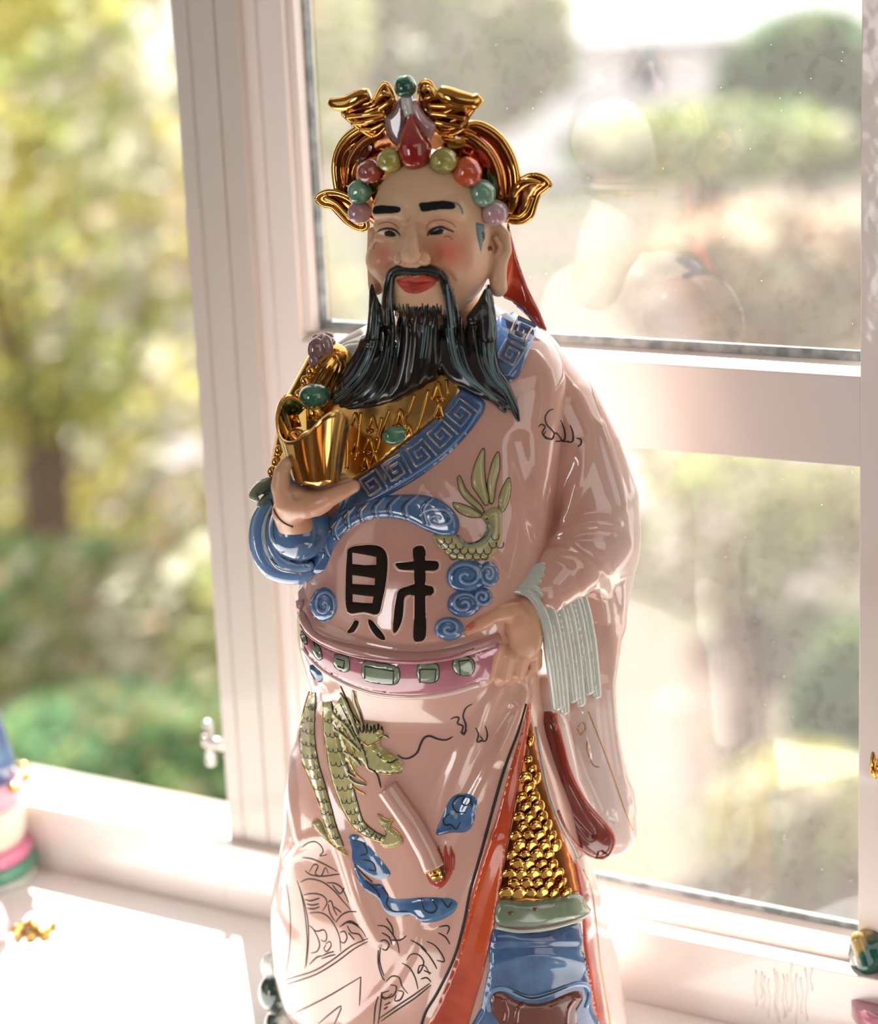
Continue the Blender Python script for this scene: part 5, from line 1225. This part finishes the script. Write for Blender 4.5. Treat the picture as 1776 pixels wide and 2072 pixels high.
# ink drawing on the hem
DRAW7 = [
 [(270, 300), (290, 420), (300, 600), (290, 780), (265, 940)], [(345, 280), (380, 400), (405, 560), (415, 720), (400, 885)], [(352, 300), (392, 420), (420, 560), (424, 700), (410, 870)],
 [(200, 985), (330, 945), (470, 900), (600, 820), (720, 730), (835, 680)], [(205, 1015), (340, 975), (480, 925), (620, 840), (740, 750), (835, 700)],
 [(370, 290), (430, 268), (520, 290), (600, 350), (660, 420), (715, 480)], [(390, 380), (440, 370), (500, 375), (540, 400), (550, 440), (520, 490)], [(400, 410), (440, 420), (500, 400)], [(410, 440), (450, 450), (495, 440)], [(415, 470), (460, 475), (500, 460)],
 [(430, 505), (500, 500), (560, 530), (610, 600), (640, 680), (645, 770)], [(610, 570), (650, 520), (700, 495), (755, 495)], [(560, 430), (580, 420), (600, 480), (620, 520)], [(560, 440), (570, 500), (605, 560)], [(600, 460), (650, 500)],
 [(430, 590), (460, 620), (490, 680), (500, 730), (480, 770), (440, 780)], [(440, 600), (480, 630), (530, 620), (550, 660), (540, 700), (510, 690)], [(540, 720), (570, 700), (580, 730), (550, 770), (530, 750), (545, 725)], [(520, 800), (560, 780), (600, 770)], [(515, 820), (570, 800), (610, 790)], [(640, 640), (670, 630), (690, 670), (670, 710), (645, 700)],
 [(660, 590), (690, 570), (740, 580), (790, 620), (820, 670)], [(690, 590), (720, 640), (770, 650), (800, 690)], [(700, 640), (740, 690)], [(640, 600), (680, 570), (720, 560), (770, 590)],
 [(430, 860), (480, 810), (520, 800)], [(380, 50), (420, 20), (470, 10), (510, 40), (525, 80), (500, 110), (550, 100)], [(380, 120), (450, 130), (540, 170), (620, 215)], [(400, 210), (440, 240), (520, 250), (600, 240), (640, 235)], [(430, 220), (460, 170), (490, 180), (470, 230), (510, 250), (540, 190), (560, 230)],
 [(550, 295), (610, 300), (660, 340), (700, 430)], [(590, 310), (640, 370), (670, 330)],
 [(290, 1210), (400, 1160), (540, 1090), (660, 1020), (785, 945)], [(785, 945), (780, 1050), (775, 1145)], [(490, 1270), (560, 1210), (650, 1145), (620, 1230), (600, 1271)],
 [(905, 760), (905, 850), (930, 940), (950, 970)], [(920, 740), (915, 840), (945, 940)], [(905, 1271), (920, 1150), (930, 1050), (925, 1100)], [(925, 1250), (1040, 1170), (1160, 1090), (1270, 1000)], [(915, 1230), (1030, 1150), (1150, 1070), (1260, 990)], [(875, 1271), (885, 1150), (905, 1080)],
 [(900, 590), (960, 600), (1010, 660), (1040, 720), (1050, 780)], [(920, 700), (950, 690), (980, 720), (960, 760), (930, 750)], [(930, 640), (980, 670), (1000, 720)], [(960, 540), (1000, 600), (1010, 660)], [(1000, 690), (1060, 690), (1100, 660)],
 [(1070, 850), (1120, 880), (1160, 950), (1180, 1030)], [(1100, 830), (1130, 790), (1180, 790), (1220, 840), (1200, 900), (1180, 920), (1190, 870), (1230, 870), (1260, 930)], [(1200, 960), (1240, 950), (1270, 980)], [(1220, 900), (1270, 920)],
 [(1200, 740), (1250, 790), (1290, 850), (1310, 890)], [(1240, 700), (1300, 730), (1350, 800), (1360, 840), (1310, 830)], [(1320, 640), (1370, 670), (1400, 720)], [(1325, 600), (1380, 590), (1395, 610), (1380, 650)], [(1130, 690), (1200, 730), (1240, 770)],
 [(960, 980), (1000, 940), (1050, 950), (1070, 1010), (1110, 1060)], [(990, 1000), (1030, 1010), (1020, 1060), (980, 1090), (930, 1080)], [(1040, 1040), (1080, 1050), (1060, 1100), (1020, 1110), (1030, 1070)], [(1000, 1060), (950, 1100), (930, 1060), (980, 1040)], [(950, 1140), (990, 1120)], [(945, 1170), (970, 1150)],
]
ink = empty('hem_drawing', None, None); ink.parent = fig
for L in DRAW7:
    o = MB(); line(o, T7(L), SR, r=1.7, off=0.3, n=4, smooth=3, taper=True); o.build('ink_stroke', INK, ink)
for nm, tr_, DR in (('sleeve_mark', T4, [[(490, 580), (505, 566), (525, 580), (510, 610), (530, 640), (560, 640)], [(570, 486), (545, 495), (525, 530), (535, 570), (570, 610), (560, 645), (520, 625), (530, 600)], [(560, 645), (580, 610), (610, 650), (580, 655)], [(605, 545), (625, 590), (630, 640), (615, 655), (650, 655)], [(655, 570), (670, 610), (668, 655), (640, 660)], [(690, 640), (712, 645), (712, 670), (696, 682)]]),
                    ('skirt_mark', T6, [[(1390, 410), (1420, 395), (1450, 400), (1440, 440), (1480, 460), (1470, 510), (1510, 490)], [(1545, 300), (1500, 330), (1480, 390), (1500, 450), (1490, 520), (1460, 500)], [(1570, 470), (1590, 520), (1580, 570), (1620, 560), (1600, 530)], [(1640, 460), (1655, 520), (1640, 565), (1600, 560)]])):
    e = empty(nm, None, None); e.parent = fig
    for L in DR: o = MB(); line(o, tr_(L), SR, r=1.7, off=0.5, n=5, smooth=4, taper=True); o.build('ink_stroke', INK, e)
# ------------------------------------------------------------------ hands
lo, hi = bounds([P(520, 900, 100), P(760, 1090, 320), P(520, 1090, 320), P(760, 900, 80)], 20)
f = Field(lo, hi, 1.9)
f.chain([P(598, 1062, 150), P(586, 1035, 180), P(600, 1016, 205)], [36, 34, 30], 10)
f.chain([P(592, 1014, 205), P(620, 1020, 215), P(650, 1014, 222)], [32, 28, 22], 12)
f.chain([P(640, 1022, 222), P(668, 1006, 236), P(694, 994, 242), P(716, 984, 244)], [21, 18, 15, 12], 7)
f.chain([P(640, 1010, 205), P(668, 994, 216), P(692, 982, 222), P(706, 976, 222)], [18, 14, 12, 10], 4)
f.chain([P(630, 1002, 190), P(656, 984, 198), P(680, 972, 202), P(694, 966, 202)], [16, 12, 11, 9], 4)
f.chain([P(620, 990, 176), P(645, 974, 182), P(664, 964, 186)], [14, 11, 9], 4)
f.chain([P(580, 1014, 212), P(568, 985, 218), P(570, 955, 222), P(580, 936, 222)], [24, 19, 15, 12], 9)
f.chain([P(600, 1004, 236), P(610, 990, 238)], [6, 4], 8, True)
m_ = f.mesh(); HAND = mat('matt_hand', rgb(216, 172, 140), rough=0.4, coat=0.25, noise=(30, rgb(222, 160, 130), 0.42, 0.66))
link_mesh('hand', m_[0], m_[1], HAND, fig)
o = MB(); SHD = Surf(m_)
line(o, [(548, 1010), (556, 1036), (572, 1056), (592, 1066)], SHD, r=2.2, off=0.4, n=5); o.build('cuff_line', INK, fig)
lo, hi = bounds([P(900, 1180, 100), P(1130, 1410, 320), P(900, 1410, 320), P(1130, 1180, 80)], 25)
f = Field(lo, hi, 1.9)
f.chain([P(1075, 1216, 175), P(1052, 1250, 200)], [34, 38], 12)
f.ell(P(1052, 1286, 198), (46, 34, 56), 14)
f.chain([P(1040, 1234, 214), P(1008, 1240, 232), P(975, 1258, 240), P(946, 1275, 242)], [20, 19, 17, 13], 8)
for (a, b, c, r) in (((1080, 1320, 196), (1082, 1345, 190), (1066, 1358, 176), 17), ((1056, 1330, 210), (1050, 1362, 206), (1030, 1374, 190), 17), ((1030, 1326, 220), (1020, 1368, 216), (1000, 1382, 200), 17), ((1008, 1310, 224), (992, 1366, 220), (976, 1382, 206), 15)):
    f.chain([P(*a), P(*b), P(*c)], [r, r*0.86, r*0.66], 5)
f.chain([P(1004, 1268, 246), P(990, 1310, 240), P(976, 1350, 236)], [9, 9, 7], 8, True)
m_ = f.mesh(); link_mesh('hand', m_[0], m_[1], HAND, fig); SH2 = Surf(m_)
patch('thumb_nail', [(942, 1266), (950, 1258), (962, 1260), (960, 1270), (948, 1276)], SH2, mat('nail_red', rgb(214, 118, 88), rough=0.3, coat=0.6), fig, h=1.5, edge=3, sp=2.5)
# ------------------------------------------------------------------ gold ingot
c0 = P(638, 968, 195); top_c = P(636, 868, 195); axd = (SD*0.80+FD*0.60).normalized(); axp = Vector((-axd.y, axd.x, 0))
V = []; F = []; NU, NR = 48, 14
Ht = (top_c-c0).z
def ing(th, t, inner=0.0):
    ct, st_ = math.cos(th), math.sin(th); e = abs(ct)**2.2
    la = (64+42*t**1.3)-inner; lb = (44+16*t)-inner
    z = t*(Ht*0.84+66*e)
    return c0+axd*(ct*la)+axp*(st_*lb)+Vector((0, 0, z))
for j in range(NR+1):
    for i in range(NU): V.append(ing(2*math.pi*i/NU, j/NR))
for j in range(NR+1):
    for i in range(NU): V.append(ing(2*math.pi*i/NU, 1-j/NR*0.45, 7 if j > 0 else 3.5) + Vector((0, 0, 2 if j == 0 else 0)))
tot = 2*(NR+1)
for j in range(tot-1):
    for i in range(NU): F.append((j*NU+i, j*NU+(i+1)%NU, (j+1)*NU+(i+1)%NU, (j+1)*NU+i))
F.append(tuple(reversed(range(NU)))); F.append(tuple((tot-1)*NU+i for i in range(NU)))
GB = mat('gold_polished', rgb(226, 186, 112), rough=0.05, metal=1.0)
ingot = link_mesh('ingot', V, F, GB, fig)
o = MB(); o.ell(c0+Vector((0, 0, Ht*0.66)), (36, 30, 34), 24, 14); o.build('ingot_dome', GB, ingot)
o = MB(); o.ell(P(636, 801, 150), (30, 28, 24), 24, 14); o.build('bead', DGREEN, fig)
o = MB(); o.tube([P(636, 815, 150), P(640, 850, 160)], [14, 18], n=14); o.build('bead_stem', GOLD, fig)
# feet and base under the hem (just below the picture)
o = MB(); c = P(880, 2100, 0); c.z = ZB
o.tube([c+Vector((0, 0, 0)), c+Vector((0, 0, 14)), c+Vector((0, 0, 26))], [228, 232, 214], n=40, upv=(0, -1, 0)); o.build('base', SAGE, fig)
# second glazed creature peeping out behind the hem
lo, hi = bounds([P(490, 1900, -60), P(640, 2140, 60), P(490, 2140, -200)], 20)
f = Field(lo, hi, 3)
q0 = P(585, 2000, -110)
f.ell(P(552, 1955, -110), (26, 26, 34), 8); f.ell(P(556, 2010, -100), (36, 34, 44), 8); f.ell(P(570, 2080, -100), (40, 40, 50), 8)
m_ = f.mesh(); ob = link_mesh('animal_ornament', m_[0], m_[1], mat('green_black_glaze', rgb(40, 62, 54), rough=0.1, coat=1.0, noise=(34, rgb(226, 232, 226), 0.5, 0.56)), None)
tag(ob, 'small green, black and white glazed animal peeping out behind the left hem of the robe', 'ornament')
# ------------------------------------------------------------------ the two neighbours, mostly outside the frame
def lathe(name, c, prof, m, par, n=28, sx=1.0):
    mb = MB(); b = 0
    for z, r in prof:
        for i in range(n): a = 2*math.pi*i/n; mb.v.append(c+Vector((r*sx*math.cos(a), r*math.sin(a), z)))
    for j in range(len(prof)-1):
        for i in range(n): mb.f.append((j*n+i, j*n+(i+1) % n, (j+1)*n+(i+1) % n, (j+1)*n+i))
    mb.f.append(tuple(reversed(range(n)))); mb.f.append(tuple((len(prof)-1)*n+i for i in range(n)))
    return mb.build(name, m, par)
left = empty('figurine', 'blurred blue and pink porcelain figurine cut off by the left edge', 'figurine')
LB = BP(-42, 1772)
lathe('base', LB, [(0, 150), (18, 152), (20, 146)], MINT, left)
lathe('base_band', LB, [(20, 146), (48, 150), (56, 140)], mat('jade_band_glaze', rgb(70, 158, 124), rough=0.2, coat=1.0), left)
lathe('pink_hem', LB, [(56, 138), (78, 146), (92, 130)], mat('candy_pink_glaze', rgb(232, 130, 170), rough=0.2, coat=1.0), left)
lathe('orange_skirt', LB, [(92, 120), (120, 134), (170, 136), (205, 122)], mat('orange_patch_glaze', rgb(236, 150, 104), rough=0.2, coat=1.0, noise=(14, rgb(250, 236, 214), 0.42, 0.56)), left)
lathe('pink_band', LB, [(205, 128), (232, 150), (262, 146), (276, 130)], mat('blush_band_glaze', rgb(246, 176, 196), rough=0.2, coat=1.0), left)
lathe('blue_robe', LB, [(276, 130), (330, 116), (420, 96), (560, 70), (760, 60), (900, 74), (980, 30)], BLUE, left)
o = MB(); o.ell(LB+Vector((0, 0, 1040)), (62, 66, 78), 24, 16); o.build('head', SKIN.copy() if False else HAND, left)
for i in range(12):
    a = i*0.5236; o = MB(); o.ell(LB+Vector((146*math.cos(a), 146*math.sin(a), 268)), (16, 16, 13), 12, 8); o.build('gold_boss', GOLD, left)
# pale base piece and a heap of gilt nuggets before it
pale = empty('round_ornament', 'pale pink rounded glazed ornament cut by the left edge beside gilt nuggets', 'ornament')
PB = BP(-52, 1905)
lathe('body', PB, [(0, 66), (12, 78), (50, 84), (84, 74), (108, 50), (120, 20)], PALE, pale)
rr = random.Random(4); src = None
NG = BP(66, 1890)
for i in range(26):
    a = rr.uniform(0, 6.28); r = 60*math.sqrt(rr.random()); lvl = max(0, 1-r/60)
    c = NG+Vector((r*1.0*math.cos(a), r*0.7*math.sin(a), 9+lvl*rr.choice((0, 14, 26))))
    mb = MB(); mb.ell((0, 0, 0), (13, 10, 9), 12, 8, lump=0.2)
    if src is None:
        src = mb.build('gilt_nugget', GOLD, None); o = src
        for v in o.data.vertices: v.co = Vector((v.co.x, v.co.y, v.co.z-(BOARD_Z-ZB*K)))
    else: o = src.copy(); COL.objects.link(o)
    o.location = M3(c); o.rotation_euler = (rr.uniform(-.5, .5), rr.uniform(-.5, .5), rr.uniform(0, 3))
    tag(o, 'gilt nugget in the blurred little heap at the lower left', 'nugget', 'gilt nuggets heaped at the lower left')
right = empty('figurine', 'porcelain figurine with green and gold ball cut off by the right edge', 'figurine')
RB = BP(1850, 2120)
dR = Y0-RB.y
yl = lambda px, py, d=dR: P(px, py, d)
zt = yl(1760, 2018).z-ZB; zb2 = yl(1760, 2060).z-ZB
lathe('base', RB, [(0, 118), (zb2-14, 112), (zb2, 128)], PALE, right)
lathe('pink_base', RB, [(zb2, 130), (zb2+6, 134), (zt-4, 134), (zt, 126)], ROSE, right)
lathe('robe', RB, [(zt, 70), (zt+40, 66), (zt+260, 60), (zt+520, 64), (zt+760, 50), (zt+840, 26)], PALE, right)
o = MB(); o.ell(RB+Vector((0, 0, zt+920)), (78, 80, 96), 24, 16); o.build('head', HAND, right)
f = Field(*bounds([P(1690, 1840, 0), P(1860, 2040, 160), P(1860, 1840, -40)], 20), 2.6)
f.ell(P(1762, 1928, 60), (48, 44, 56), 6); f.chain([P(1735, 1900, 80), P(1752, 1950, 90), P(1776, 1990, 80)], [16, 20, 16], 6); f.ell(P(1800, 1940, 50), (40, 40, 60), 10); f.chain([P(1745, 1985, 60), P(1790, 2016, 50)], [18, 24], 10)
m_ = f.mesh(); link_mesh('ball', m_[0], m_[1], mat('green_gold_glaze', rgb(22, 84, 76), rough=0.1, coat=1.0, noise=(26, rgb(176, 150, 90), 0.56, 0.62)), right)
o = MB(); o.ell(P(1790, 1548, 60), (27, 24, 34), 18, 12); o.tube([P(1768, 1520, 60), P(1766, 1560, 66), P(1780, 1585, 60)], [7, 8, 6], n=10); o.build('gold_curl', GOLD, right)
o = MB(); o.tube([P(1800, 1548, 60), RB+Vector((-20, 0, zt+470))], [16, 26], n=14); o.build('arm', PALE, right)
